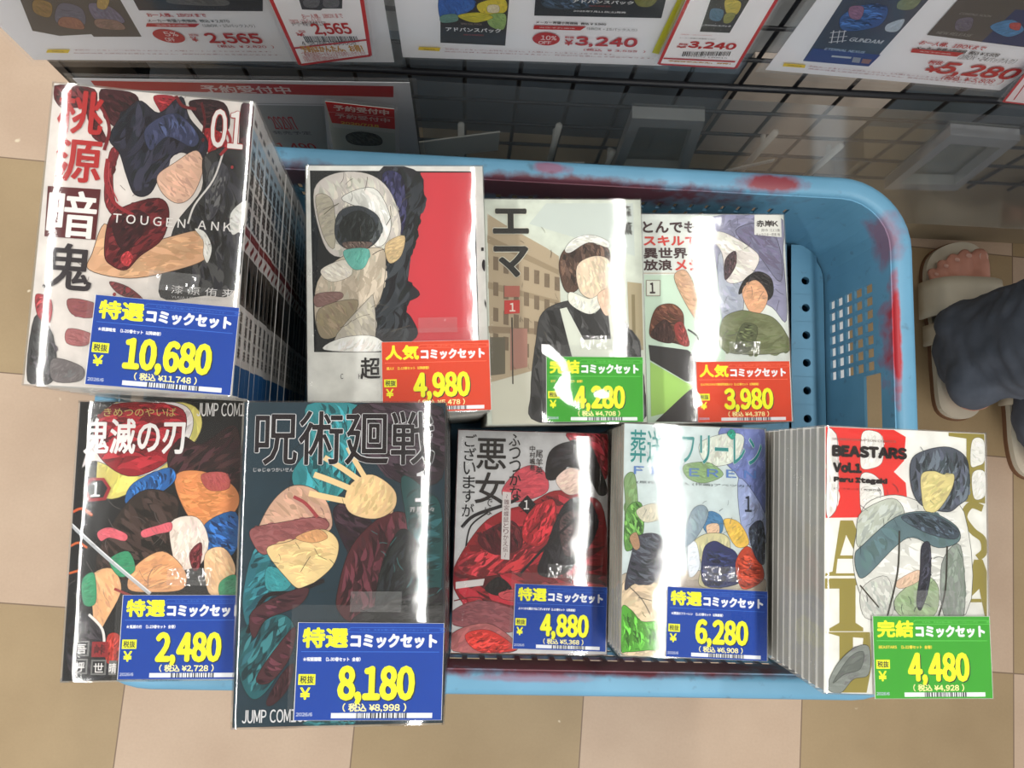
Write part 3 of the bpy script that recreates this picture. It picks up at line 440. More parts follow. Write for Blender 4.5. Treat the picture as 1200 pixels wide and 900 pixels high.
# ---------------------------------------------------------------- wrapped comic stacks
SETS = [
{'label': 'tallest shrink-wrapped comic stack at back left,blue card priced 10,680','w': 113,'h': 176,'T': 0.3073,'base': [-0.2155,0.1445,0.3303],'rot': [0.0402,0.0762,-0.0105],'n': 20,'spine': (205,203,200),'cover': (222,219,215),'art': [('b',(95,32,36),[(-56.2,86.27),(-34.34,86.72),(-32.02,70.96),(-24.64,56.29),(-32.76,58.03),(-38.83,73.83),(-51.89,73.95)]),('b',(60,22,28),[(-30.61,87.14),(-11.56,86.15),(-9.67,74.91),(-18.29,64.67),(-27.36,71.45)]),('b',(150,40,48),[(-1.06,86.27),(10.43,87.02),(12.01,79.33),(7.82,71.58),(2.47,78.3)]),('b',(50,26,30),[(19.27,85.37),(38.69,86.45),(42.8,71.08),(32.22,68.92),(24.98,74.44)]),('b',(160,38,45),[(29.24,69.66),(40.2,66.6),(44.17,52.87),(35.86,46.84),(31.09,58.35)]),('b',(60,24,30),[(49.02,86.52),(56.2,85.74),(56.02,38.36),(54.44,20.03),(49.8,29.98),(49.42,61.25)]),('b',(130,40,46),[(-22.67,49.82),(-17.2,51.91),(-19.62,36.31),(-16.25,18.81),(-9.3,14.36),(-13.61,9.92),(-22.96,20.74)]),('b',(36,38,52),[(-23.55,60.01),(-10.27,82.12),(2.64,76.23),(14.22,87.7),(20.09,74.97),(31.29,62.02),(28.76,50.82),(15.99,53.7),(8.18,43.62),(1.87,27.61),(-6.49,25.81),(-12.12,36.52),(-16.98,49.37)]),('b',(62,68,100),[(-4.17,66.15),(11.7,77.21),(25.71,65.1),(22.92,57.52),(8.57,62.29),(-0.23,53.11)]),('b',(226,186,164),[(4.81,38.14),(14.1,47.3),(25.48,55.7),(30.13,45.76),(25.66,28.78),(17.5,22.89),(8.48,28.22)]),('b',(54,54,58),[(30.53,53.08),(51.68,57.28),(55.79,14.98),(53.03,-26.26),(37.01,-30.5),(12.55,-33.32),(14.35,-8.98),(17.53,10.61),(30.21,32.3)]),('b',(82,82,86),[(35.66,49.42),(44.76,45.1),(40.72,21.39),(34.51,14.15),(32.24,30.94)]),('l',(225,222,218),[(40.91,57.25),(36.46,39.1),(27.1,22.74),(24.17,11.19)],1.07),('b',(232,228,224),[(47.67,19.43),(56.2,28.02),(56.2,14.04),(49.59,6.71)]),('b',(216,176,138),[(-27.72,-20.38),(-26.76,-10.32),(-21.78,7.19),(-12.58,-2.11),(6.09,-0.54),(30.21,7.62),(36.57,-0.03),(35.37,-9.31),(16.97,-17.88),(-6.08,-23.69)]),('b',(232,228,224),[(28.22,8.47),(34.11,6.93),(38.64,-1.9),(36.96,-11.22),(34.18,-6.35),(33.55,1.76)]),('b',(98,28,34),[(-20.22,-10.79),(-19.27,10.44),(-9.72,19.4),(6.84,25.0),(13.17,17.38),(10.71,0.86),(-0.65,-10.2),(-7.43,-18.79),(-15.01,-17.38)]),('b',(60,18,24),[(-17.15,7.59),(-5.73,16.71),(3.21,11.4),(-3.27,-1.33),(-11.23,-7.03)]),('b',(190,60,66),[(-10.89,-11.03),(-7.43,-7.73),(-4.3,-11.5),(-6.67,-16.72),(-10.55,-15.02)]),('b',(110,36,42),[(-16.08,-26.46),(-5.66,-28.67),(3.38,-35.99),(-9.91,-33.48)]),('b',(75,72,74),[(-54.24,-50.01),(-45.62,-55.28),(-40.42,-72.51),(-41.88,-86.19),(-54.49,-85.97)]),('b',(170,70,74),[(-54.57,-36.79),(-46.14,-39.62),(-45.88,-52.36),(-52.54,-48.91)]),('b',(150,90,94),[(-37.18,-37.97),(-22.32,-39.86),(-23.46,-47.85),(-34.57,-46.66)]),('b',(168,110,112),[(-35.64,-55.09),(-22.6,-57.65),(-25.68,-64.24),(-35.8,-63.43)]),('b',(120,116,116),[(-42.22,-72.63),(-26.42,-76.52),(-26.64,-84.33),(-41.07,-85.18)]),('s',(60,24,28),26,(-43.97,-33.54,51.98,93.21),6.85,0.21,3),('l',(120,30,38),[(-38.72,83.13),(-29.67,76.37),(-23.9,64.09),(-25.55,50.56)],1.87),('l',(150,40,48),[(-23.25,45.67),(-23.04,32.42),(-17.26,19.74),(-6.41,13.6)],2.1),('l',(186,70,76),[(-22.14,43.73),(-21.18,32.59),(-15.49,20.91)],0.56),('l',(160,46,52),[(40.86,70.87),(44.4,62.84),(39.21,53.94)],1.71),('l',(110,30,36),[(11.34,87.64),(15.68,81.83),(23.53,80.58)],1.93),('l',(96,26,32),[(26.1,85.07),(28.84,74.85),(28.52,66.44)],1.46),('o',(150,40,46),-5.49,-30.65,1.4,1.69),('o',(150,40,46),32.46,65.8,1.17,1.45),('o',(150,40,46),-12.68,-33.68,0.93,1.09),('o',(96,26,32),28.84,62.29,0.87,1.24),('o',(170,60,64),46.54,47.36,0.78,1.04),('p',(92,30,34),[(-54.02,26.45),(-25.38,27.11),(-25.57,-2.7),(-53.14,-3.03)]),('v',(178,44,44),'桃源',(-40.85,85.99),(-38.11,28.96),0.967),('v',(235,232,228),'暗',(-40.18,26.24),(-38.87,-3.82),0.801),('v',(52,46,50),'鬼',(-38.78,-4.81),(-38.39,-34.6),0.894),('t',(235,232,228),'01',42.13,70.21,18.94,23.77,0.0,0.649,(170,50,50),0.649),('t',(235,232,228),'T O U G E N   A N K I',19.05,10.94,72.52,5.43,0.0,0.168),('t',(230,228,226),'漆 原 侑 来',35.73,-28.34,35.29,4.95,0.0,0.097),('t',(200,198,196),'YUUA URUSHIBARA',32.24,-32.88,27.25,1.5,0.0,0.048)],'prof': [(-58.5,-16.0),(-53.5,-5.56),(-50.1,-4.06),(-46.5,-2.89),(53.3,14.34),(55.3,15.6),(58.5,23.6)],'card': {'col': (6,68,164),'kind': '特選','small': '★桃源暗鬼\u3000（1-20巻セット\u3000以降続巻）','price': '10,680','tax': '11,748','c': [16.9,-61.5],'w': 79.7,'h': 51.6,'ang': -0.025,'glare': None,'lean': 0},'key': 'spines'},
{'label': 'shrink-wrapped comic stack with dark cover and red disc,blue card priced 2,480','w': 113,'h': 176,'T': 0.2429,'base': [-0.1895,-0.0444,0.3235],'rot': [-0.0003,-0.0179,0.0341],'n': 23,'spine': (40,36,38),'cover': (34,32,34),'art': [('b',(224,214,120),[(-33.75,87.7),(9.98,87.7),(22.31,77.22),(17.59,60.45),(-6.42,38.37),(-32.71,24.78),(-43.25,38.47)]),('b',(232,226,222),[(-36.36,86.14),(4.46,87.7),(16.8,77.21),(11.15,57.68),(-14.62,39.49),(-43.93,49.46),(-52.4,46.72)]),('b',(150,34,44),[(-37.38,85.01),(-15.79,87.7),(9.92,82.83),(10.88,63.24),(-1.41,46.62),(-22.76,39.51),(-41.93,52.21),(-46.38,71.6)]),('b',(58,30,34),[(1.58,52.14),(10.79,64.91),(23.08,60.45),(42.37,72.74),(48.38,60.43),(50.69,29.95),(38.82,26.15),(29.43,41.03),(7.78,37.23)]),('b',(216,148,92),[(7.62,40.54),(23.89,42.7),(43.96,33.83),(48.83,21.73),(39.51,9.76),(23.37,6.59),(10.58,24.61)]),('b',(180,90,88),[(23.99,40.49),(39.26,41.56),(41.87,31.63),(28.8,30.58)]),('b',(44,104,168),[(-23.98,23.11),(-19.26,35.11),(1.95,44.96),(7.73,38.33),(-0.53,29.58),(-16.42,23.08)]),('b',(40,96,160),[(27.61,8.74),(46.86,16.27),(48.83,-5.47),(40.49,-13.51),(29.37,-6.43)]),('b',(56,42,36),[(-40.07,-12.94),(-26.84,16.6),(-11.43,30.71),(8.33,26.26),(10.03,13.71),(6.93,-10.59),(-3.2,-22.29),(-29.67,-26.33)]),('b',(238,222,212),[(5.89,9.93),(21.98,13.11),(30.21,-1.03),(26.57,-16.09),(12.78,-20.27),(8.0,-10.59)]),('b',(110,44,48),[(18.72,-9.59),(25.98,-3.17),(25.59,-18.23),(21.39,-20.34)]),('b',(232,176,128),[(-15.21,-17.93),(1.44,-8.4),(16.01,-20.3),(15.5,-32.03),(-2.58,-34.0),(-18.7,-31.73)]),('b',(236,186,140),[(-42.57,-24.1),(-30.11,-18.88),(-22.96,-31.7),(-30.4,-49.56),(-37.16,-59.96),(-40.32,-43.16)]),('b',(238,200,160),[(28.49,-10.73),(40.2,-6.5),(48.35,-20.55),(41.38,-34.38),(31.7,-34.3)]),('b',(70,156,116),[(-47.75,-26.19),(-40.57,-21.99),(-38.4,-40.02),(-45.74,-41.0)]),('b',(70,156,116),[(-31.5,-13.53),(-20.04,-8.26),(-15.09,-20.06),(-24.46,-24.25)]),('b',(70,156,116),[(38.95,-27.96),(48.48,-23.76),(49.05,-37.65),(39.32,-36.49)]),('b',(226,112,124),[(-40.03,3.69),(-32.72,6.89),(-21.73,2.51),(-22.55,-1.79),(-32.33,0.42),(-37.56,-1.7)]),('b',(226,112,124),[(-12.17,4.62),(-2.64,7.81),(5.89,9.93),(6.16,4.51),(-2.36,2.4),(-10.85,0.29)]),('l',(216,100,56),[(-56.2,16.74),(-50.63,18.88),(-43.91,14.51)],1.61),('l',(216,110,60),[(-56.2,-4.79),(-51.38,-2.69),(-45.84,-5.94)],1.39),('l',(216,110,60),[(-56.2,-21.87),(-49.22,-19.8)],1.38),('l',(190,194,198),[(-56.2,8.09),(-32.63,-12.45),(-4.66,-35.04)],2.41),('l',(240,240,242),[(-56.2,9.17),(-32.69,-11.38),(-4.72,-33.98)],0.7),('b',(46,44,48),[(-55.21,-57.68),(-44.35,-46.27),(-30.83,-60.03),(-26.24,-83.97),(-50.29,-84.69)]),('l',(236,232,228),[(-42.17,-47.35),(-33.13,-56.87),(-31.25,-70.45)],1.59),('b',(190,60,50),[(-29.74,-60.57),(-22.34,-60.65),(-22.49,-76.26),(-29.86,-76.17)]),('s',(120,112,108),26,(-54.48,-36.7,5.29,21.9),11.14,0.23,5),('t',(206,186,110),'きめつのやいば',-17.43,81.11,46.34,5.56,0.0,0.055),('t',(240,238,236),'鬼滅の刃',-19.87,65.48,64.6,23.38,0.0,0.891),('t',(230,228,226),'JUMP COMICS',38.37,82.85,38.56,8.97,0.0,0.168),('p',(160,40,48),[(-50.38,31.93),(-46.49,38.48),(-37.85,38.46),(-33.13,31.87),(-35.91,24.25),(-46.6,23.2)]),('p',(34,30,32),[(-48.77,31.92),(-45.3,36.83),(-38.83,36.81),(-35.29,31.88),(-37.62,25.89),(-45.67,25.37)]),('t',(240,238,236),'1',-42.79,31.09,5.96,9.3,0.0,0.417),('p',(120,120,118),[(-50.62,-63.46),(-40.62,-63.57),(-40.56,-72.93),(-50.54,-72.81)]),('p',(40,40,42),[(-49.5,-64.51),(-41.61,-64.6),(-41.68,-71.88),(-49.56,-71.78)]),('t',(235,232,230),'吾',-45.31,-68.46,6.15,5.79,0.0,0.168),('p',(150,40,44),[(-39.01,-64.11),(-28.99,-64.23),(-28.96,-73.59),(-38.95,-73.47)]),('t',(60,20,22),'峠',-33.98,-68.85,6.7,6.32,0.0,0.168),('p',(120,120,118),[(-50.44,-74.36),(-40.99,-74.48),(-40.93,-83.78),(-50.35,-83.66)]),('p',(40,40,42),[(-49.32,-75.41),(-41.98,-75.5),(-42.04,-82.74),(-49.37,-82.64)]),('t',(235,232,230),'呼',-45.4,-79.34,5.61,5.75,0.0,0.168),('p',(120,120,118),[(-38.86,-75.02),(-29.39,-75.14),(-29.36,-84.45),(-38.8,-84.33)]),('p',(40,40,42),[(-37.74,-76.07),(-30.38,-76.16),(-30.47,-83.4),(-37.82,-83.31)]),('t',(235,232,230),'世',-34.09,-80.0,6.13,5.76,0.0,0.167),('p',(120,120,118),[(-27.78,-75.68),(-23.05,-75.74),(-23.06,-84.53),(-27.78,-84.47)]),('t',(235,232,230),'晴',-25.4,-80.37,4.57,6.27,0.0,0.172),('l',(160,64,60),[(-27.22,-31.66),(-13.08,-37.08),(-4.55,-37.16)],1.6)],'prof': [(-58.5,-16.0),(-53.5,-5.0),(-50.2,0.14),(-48.6,1.45),(48.5,2.95),(58.5,16.0)],'card': {'col': (6,68,164),'kind': '特選','small': '★鬼滅の刃\u3000（1-23巻セット\u3000全巻）','price': '2,480','tax': '2,728','c': [17.8,-61.5],'w': 78.2,'h': 51.6,'ang': -0.009,'glare': None,'lean': 3.0},'key': ''},
{'label': 'shrink-wrapped comic stack with dark teal cover at front,blue card priced 8,180','w': 113,'h': 176,'T': 0.3177,'base': [-0.0688,-0.0446,0.3237],'rot': [0.0094,0.0075,0.0333],'n': 30,'spine': (30,32,36),'cover': (32,56,66),'art': [('b',(48,132,138),[(-21.56,86.65),(6.13,86.78),(8.31,74.17),(4.16,45.38),(-9.67,31.2),(-23.89,35.97),(-28.93,47.81),(-19.99,64.49)]),('b',(44,112,120),[(-47.18,8.06),(-33.15,3.31),(-25.17,-15.21),(-37.94,-19.64),(-49.3,-35.41),(-53.54,-19.46)]),('b',(40,96,104),[(-53.77,-37.6),(-32.12,-28.84),(-24.88,-40.3),(-35.53,-64.85),(-46.1,-73.54),(-53.84,-60.05)]),('b',(60,150,156),[(-40.33,-3.09),(-27.21,-8.75),(-30.69,-16.07),(-40.85,-15.03)]),('b',(58,44,52),[(7.09,86.78),(54.94,85.04),(54.81,45.28),(31.82,42.46),(17.28,54.92),(7.55,64.52)]),('b',(52,34,42),[(-5.79,26.47),(4.47,31.14),(17.99,16.93),(18.33,-1.79),(4.15,2.99)]),('b',(84,38,46),[(-1.97,-15.48),(4.98,7.65),(20.71,23.51),(34.93,25.33),(41.8,9.24),(32.75,-20.5),(9.61,-33.99),(-1.68,-27.42)]),('b',(32,78,82),[(31.77,45.33),(46.23,38.12),(54.98,26.18),(54.45,-20.76),(46.84,-16.03),(32.75,-20.5),(23.28,-15.76),(36.13,7.41)]),('b',(26,30,34),[(22.1,-1.82),(32.2,16.84),(41.82,7.36),(40.22,-15.96),(29.14,-29.67),(18.81,-27.7)]),('b',(44,40,44),[(9.52,-29.41),(32.75,-20.5),(55.36,-16.13),(55.55,-36.94),(9.66,-36.27)]),('b',(206,170,146),[(-47.38,13.62),(-40.53,30.39),(-29.65,40.71),(-17.42,39.73),(-8.73,31.2),(-6.5,17.09),(-19.5,13.43),(-35.15,7.96),(-43.39,5.25)]),('b',(150,92,92),[(-50.29,17.36),(-33.71,20.99),(-14.17,23.69),(-7.5,19.43),(-13.92,14.33),(-33.29,7.95),(-42.4,3.39),(-48.11,8.06)]),('l',(160,66,70),[(-27.61,35.04),(-20.94,31.25),(-14.17,23.69)],1.87),('b',(232,204,152),[(-41.57,6.16),(-28.73,10.7),(-12.12,17.12),(-2.59,10.51),(-4.17,-1.58),(-13.25,-10.74),(-22.4,-15.24),(-29.96,-9.64)]),('b',(212,164,116),[(-26.0,12.54),(-13.99,17.13),(-8.26,12.42),(-16.6,9.68)]),('b',(236,208,158),[(0.65,33.05),(4.22,42.52),(15.52,47.27),(28.06,38.65),(28.22,28.2),(17.88,22.58),(4.59,25.48)]),('l',(236,208,158),[(-19.22,36.9),(-8.34,34.5),(3.5,32.09)],3.29),('l',(236,208,158),[(-16.69,47.32),(-6.21,43.5),(5.25,38.72)],3.3),('l',(236,208,158),[(-11.27,56.84),(-1.66,51.11),(7.97,44.42)],3.08),('l',(236,208,158),[(1.88,62.6),(5.85,54.93),(11.75,45.36)],2.86),('l',(30,24,26),[(-50.09,-38.56),(-41.62,-19.6),(-25.58,-17.04),(-9.53,-10.78)],2.28),('b',(82,44,52),[(-49.38,-33.14),(-46.01,-25.02),(-26.99,-16.11),(-17.76,-15.3),(-23.05,-24.4),(-40.29,-31.46),(-46.35,-41.33)]),('b',(82,44,52),[(-44.69,-62.45),(-33.44,-45.14),(-24.56,-35.77),(-26.83,-51.56),(-37.35,-64.82)]),('b',(70,36,44),[(-38.83,-74.58),(-31.12,-60.47),(-24.89,-55.19),(-27.25,-67.69),(-35.15,-76.43)]),('s',(20,34,40),34,(-51.95,-37.63,53.49,84.06),10.09,0.23,7),('s',(70,150,150),14,(18.76,-24.94,54.02,26.18),8.35,0.23,8),('t',(26,16,22),'呪術廻戦',0.28,67.82,100.24,30.65,0.0,0.576,(226,226,228),0.48),('t',(214,214,216),'じゅじゅつかいせん',-39.06,49.96,22.09,2.4,0.0,0.117),('t',(232,232,234),'1',43.56,40.53,7.39,17.22,0.0,0.296),('t',(214,214,216),'芥見下々',43.73,27.66,13.89,2.91,0.0,0.048),('t',(222,222,224),'JUMP COMICS',-33.56,-82.23,35.53,6.97,0.0,0.159),('b',(50,110,116),[(-16.72,-85.25),(6.08,-84.43),(7.08,-87.7),(-15.74,-87.7)])],'prof': [(-58.5,-16.0),(-53.5,-5.0),(-42.5,-1.0),(29.6,9.5),(43.6,10.0),(47.4,11.1),(58.5,19.1)],'card': {'col': (6,68,164),'kind': '特選','small': '★呪術廻戦\u3000（1-30巻セット\u3000全巻）','price': '8,180','tax': '8,998','c': [16.5,-59.4],'w': 79.6,'h': 51.4,'ang': -0.02,'glare': None,'lean': 0},'key': ''},
{'label': 'shrink-wrapped comic stack with white-framed red cover,orange card priced 4,980','w': 129,'h': 182,'T': 0.2058,'base': [-0.0611,0.1407,0.3269],'rot': [0.026,0.0309,0.0666],'n': 13,'spine': (222,222,216),'cover': (226,226,220),'art': [('p',(30,34,36),[(-61.67,87.42),(58.39,87.09),(58.28,-48.96),(-59.75,-46.28)]),('p',(206,66,76),[(18.64,86.01),(57.09,86.1),(56.45,-47.67),(0.52,-46.56),(7.63,4.03)]),('b',(44,46,52),[(-13.14,85.29),(18.0,85.36),(17.97,54.96),(9.24,23.02),(6.46,7.2),(16.06,-5.54),(2.37,-13.53),(9.56,-22.41),(12.94,-36.85),(-10.4,-45.72),(-18.6,-26.95),(-15.57,10.59)]),('b',(52,52,86),[(-9.45,84.0),(4.23,84.03),(7.46,58.2),(3.37,38.99),(-3.81,51.82)]),('b',(206,202,192),[(-58.74,73.01),(-43.96,85.21),(-20.57,85.27),(-4.67,73.03),(3.53,47.31),(-1.74,29.47),(-17.78,25.78),(-44.64,23.46),(-55.37,42.48)]),('b',(226,224,218),[(-39.27,66.61),(-15.79,74.31),(-3.82,51.17),(-7.83,33.32),(-16.46,32.11),(-21.02,55.07)]),('b',(182,174,160),[(-57.57,67.9),(-45.41,64.06),(-44.57,29.77),(-52.96,39.93)]),('b',(64,70,72),[(-44.43,42.42),(-40.61,56.4),(-27.08,60.84),(-13.65,53.77),(-10.78,40.98),(-17.7,30.85),(-29.99,27.13),(-40.89,32.27)]),('b',(36,42,44),[(-40.76,43.67),(-35.75,53.83),(-24.68,57.0),(-14.99,47.38),(-18.85,35.94),(-29.92,32.2)]),('b',(108,92,86),[(-38.44,33.52),(-17.66,33.39),(-25.1,27.1),(-33.65,27.16)]),('b',(200,190,172),[(-56.91,4.76),(-38.56,23.41),(-15.27,29.56),(-8.01,23.16),(-12.21,-8.31),(-28.29,-26.79),(-50.07,-33.85),(-58.39,-26.29)]),('b',(222,216,206),[(-54.42,13.49),(-36.16,20.87),(-32.66,9.51),(-47.26,4.65)]),('b',(110,182,170),[(-37.29,27.82),(-20.19,28.33),(-22.83,15.7),(-30.17,13.26),(-36.18,19.61)]),('b',(206,182,140),[(-7.86,32.05),(5.83,38.34),(3.07,23.07),(-5.64,18.07)]),('b',(140,112,106),[(-58.2,-4.58),(-41.3,-2.93),(-40.15,-7.94),(-57.08,-13.92)]),('b',(160,146,120),[(-55.89,-15.18),(-28.05,-9.35),(-40.44,-32.78),(-54.88,-35.61)]),('b',(190,184,170),[(-45.3,-37.64),(-21.98,-9.43),(-17.09,-8.25),(-16.32,-36.31),(-23.65,-40.52)]),('b',(236,234,228),[(-52.57,-44.89),(-40.48,-36.49),(-17.52,-35.67),(-10.41,-46.34)]),('s',(90,84,76),16,(-56.05,-32.51,4.17,80.79),15.05,0.44,11),('t',(40,38,38),'超',-20.3,-58.79,14.24,15.7,0.0,0.534),('t',(40,38,38),'C',-40.36,-64.17,2.05,3.72,0.0,0.117),('t',(40,38,38),'H',-27.76,-64.46,2.05,3.73,0.0,0.117),('p',(36,34,36),[(61.78,29.02),(63.67,29.0),(63.6,26.43),(61.71,26.45)]),('b',(36,34,36),[(62.76,19.38),(64.2,18.72),(63.77,11.05),(62.0,14.91)]),('p',(36,34,36),[(63.17,-9.33),(64.2,-12.52),(64.2,-16.97),(63.06,-13.13)])],'prof': [(-66.5,-16.0),(-61.5,-5.0),(-50.5,-1.0),(40.5,5.9),(54.5,6.4),(58.3,7.56),(66.5,16.0)],'card': {'col': (216,76,44),'kind': '人気','small': '超人X\u3000（1-13巻セット\u3000以降続巻）','price': '4,980','tax': '5,478','c': [26.7,-65.7],'w': 77.6,'h': 51.1,'ang': 0.003,'glare': None,'lean': 0},'key': ''},
{'label': 'shrink-wrapped comic stack with pale street cover,green card priced 4,280','w': 128,'h': 182,'T': 0.1526,'base': [0.0735,0.1437,0.3276],'rot': [0.051,0.0079,0.0521],'n': 10,'spine': (206,208,196),'cover': (212,217,206),'art': [('p',(200,208,202),[(-13.65,87.7),(57.81,88.02),(57.97,44.21),(13.54,58.25),(-27.85,70.79)]),('p',(182,166,140),[(-61.47,79.09),(-48.54,70.74),(-14.4,51.23),(-4.15,44.24),(-2.81,-52.47),(-43.83,-56.07),(-60.82,-58.58)]),('p',(160,144,118),[(-61.73,61.65),(-4.39,33.08),(-4.48,28.91),(-61.83,55.38)]),('p',(160,144,118),[(-61.62,23.51),(-4.93,8.08),(-5.01,4.62),(-61.7,17.99)]),('p',(150,132,108),[(-62.16,-12.24),(-5.44,-15.4),(-5.53,-19.53),(-61.56,-17.72)]),('p',(128,112,92),[(-57.2,44.27),(-53.1,43.57),(-53.28,32.48),(-57.37,33.18)]),('p',(128,112,92),[(-57.52,23.5),(-53.43,22.79),(-53.61,11.75),(-57.69,12.46)]),('p',(128,112,92),[(-57.84,2.82),(-53.76,2.12),(-53.94,-8.87),(-58.01,-8.16)]),('p',(128,112,92),[(-58.16,-17.75),(-54.09,-18.47),(-54.26,-29.4),(-58.33,-28.68)]),('p',(128,112,92),[(-49.02,41.49),(-44.92,40.79),(-45.1,29.69),(-49.2,30.39)]),('p',(128,112,92),[(-49.36,20.71),(-45.27,20.0),(-45.45,8.96),(-49.54,9.67)]),('p',(128,112,92),[(-49.7,0.03),(-45.62,-0.68),(-45.8,-11.67),(-49.88,-10.96)]),('p',(128,112,92),[(-50.04,-20.55),(-45.96,-21.27),(-46.15,-32.21),(-50.22,-31.49)]),('p',(128,112,92),[(-40.83,38.7),(-36.72,38.0),(-36.92,26.9),(-41.02,27.6)]),('p',(128,112,92),[(-41.19,17.92),(-37.09,17.21),(-37.29,6.16),(-41.38,6.87)]),('p',(128,112,92),[(-41.55,-2.77),(-37.46,-3.48),(-37.66,-14.48),(-41.74,-13.76)]),('p',(128,112,92),[(-41.91,-23.35),(-37.83,-24.07),(-38.02,-35.02),(-42.1,-34.29)]),('p',(128,112,92),[(-32.63,35.91),(-28.51,35.21),(-28.72,24.11),(-32.83,24.81)]),('p',(128,112,92),[(-33.01,15.12),(-28.91,14.41),(-29.11,3.36),(-33.21,4.07)]),('p',(128,112,92),[(-33.39,-5.57),(-29.29,-6.28),(-29.5,-17.28),(-33.59,-16.56)]),('p',(128,112,92),[(-33.77,-26.16),(-29.68,-26.88),(-29.89,-37.83),(-33.97,-37.1)]),('p',(128,112,92),[(-24.42,33.12),(-20.3,32.42),(-20.52,21.31),(-24.64,22.02)]),('p',(128,112,92),[(-24.82,12.32),(-20.71,11.61),(-20.93,0.56),(-25.03,1.27)]),('p',(128,112,92),[(-25.22,-8.37),(-21.12,-9.09),(-21.33,-20.09),(-25.43,-19.37)]),('p',(128,112,92),[(-25.62,-28.97),(-21.52,-29.69),(-21.74,-40.64),(-25.83,-39.92)]),('p',(128,112,92),[(-16.2,30.32),(-12.07,29.62),(-12.3,18.51),(-16.43,19.22)]),('p',(128,112,92),[(-16.62,9.52),(-12.5,8.81),(-12.73,-2.25),(-16.84,-1.53)]),('p',(128,112,92),[(-17.04,-11.18),(-12.93,-11.9),(-13.16,-22.9),(-17.26,-22.18)]),('p',(128,112,92),[(-17.46,-31.79),(-13.36,-32.51),(-13.58,-43.46),(-17.68,-42.74)]),('p',(128,112,92),[(-7.97,27.52),(-3.84,26.82),(-4.08,15.7),(-8.21,16.41)]),('p',(128,112,92),[(-8.41,6.72),(-4.29,6.0),(-4.53,-5.06),(-8.64,-4.34)]),('p',(128,112,92),[(-8.85,-13.99),(-4.73,-14.71),(-4.97,-25.72),(-9.08,-25.0)]),('p',(128,112,92),[(-9.28,-34.61),(-5.18,-35.33),(-5.42,-46.29),(-9.52,-45.56)]),('p',(172,130,116),[(-44.48,-14.43),(-30.82,-14.52),(-31.39,-45.32),(-45.05,-47.9)]),('p',(110,104,88),[(-60.93,-21.15),(-48.69,-21.25),(-49.17,-50.57),(-60.72,-51.8)]),('p',(178,166,136),[(51.06,23.18),(62.94,21.75),(62.75,-32.52),(51.6,-32.42)]),('p',(140,128,96),[(54.27,12.69),(57.07,12.68),(56.67,-25.55),(53.88,-25.53)]),('p',(206,205,190),[(-60.8,-57.23),(-16.36,-45.48),(-17.29,-90.7),(-59.96,-90.34)]),('l',(70,66,56),[(-42.97,-5.51),(-43.2,-58.8)],1.09),('b',(96,74,62),[(-4.3,37.26),(2.24,51.23),(20.48,56.85),(35.72,51.24),(36.71,35.81),(19.87,31.64),(9.78,16.35),(0.09,16.38)]),('b',(232,214,190),[(10.23,35.85),(24.36,44.23),(36.82,40.01),(34.88,19.04),(24.88,9.34),(12.52,14.95)]),('b',(230,230,222),[(0.82,49.83),(7.97,58.24),(22.0,61.77),(35.86,56.86),(35.72,51.24),(20.45,55.44),(4.93,47.03)]),('b',(66,66,66),[(-24.17,-24.87),(-18.22,-1.53),(4.05,8.04),(28.95,5.15),(46.6,-11.62),(58.76,-25.57),(60.74,-53.2),(59.64,-90.7),(-22.7,-89.58),(-29.05,-65.77)]),('b',(228,230,220),[(4.21,14.98),(19.33,9.36),(27.73,12.1),(28.88,2.37),(19.02,-3.12),(3.99,5.27)]),('p',(216,220,208),[(-4.39,1.16),(1.16,2.51),(14.37,-23.82),(36.55,-23.31),(34.44,2.34),(38.58,0.93),(42.13,-22.66),(42.69,-52.99),(8.18,-52.59)]),('b',(228,200,176),[(26.34,12.11),(37.63,17.64),(41.48,5.08),(32.87,-4.59)]),('s',(110,100,84),24,(-60.72,-51.8,-3.7,65.24),7.13,0.36,13),('t',(48,48,46),'エ',-42.65,72.85,29.28,20.91,0.0,2.043,(226,226,210),0.613),('t',(48,48,46),'マ',-42.87,39.74,28.4,25.72,0.0,2.029,(226,226,210),0.609),('t',(60,58,54),'森',51.99,81.61,8.18,9.89,0.0,0.17),('t',(60,58,54),'薫',51.93,67.11,8.85,10.58,0.0,0.17),('p',(196,72,66),[(-48.88,8.29),(-36.56,8.57),(-36.75,-2.11),(-49.06,-2.72)]),('p',(178,110,96),[(-48.69,20.02),(-36.36,19.97),(-36.52,10.99),(-48.84,11.04)]),('t',(232,226,214),'1',-42.48,2.74,4.67,6.91,0.0,0.4)],'prof': [(-66.0,-16.0),(-61.0,-5.0),(-50.0,-1.0),(26.0,0.31),(40.0,0.81),(49.8,1.65),(56.0,3.15),(66.0,16.0)],'card': {'col': (64,168,48),'kind': '完結','small': 'エマ\u3000（1-10巻セット\u3000全巻）','price': '4,280','tax': '4,708','c': [22.2,-63.9],'w': 78.2,'h': 52.1,'ang': -0.017,'glare': (3.7,-3.9,2.08,15,10,5.48,1.2),'lean': 0},'key': ''},
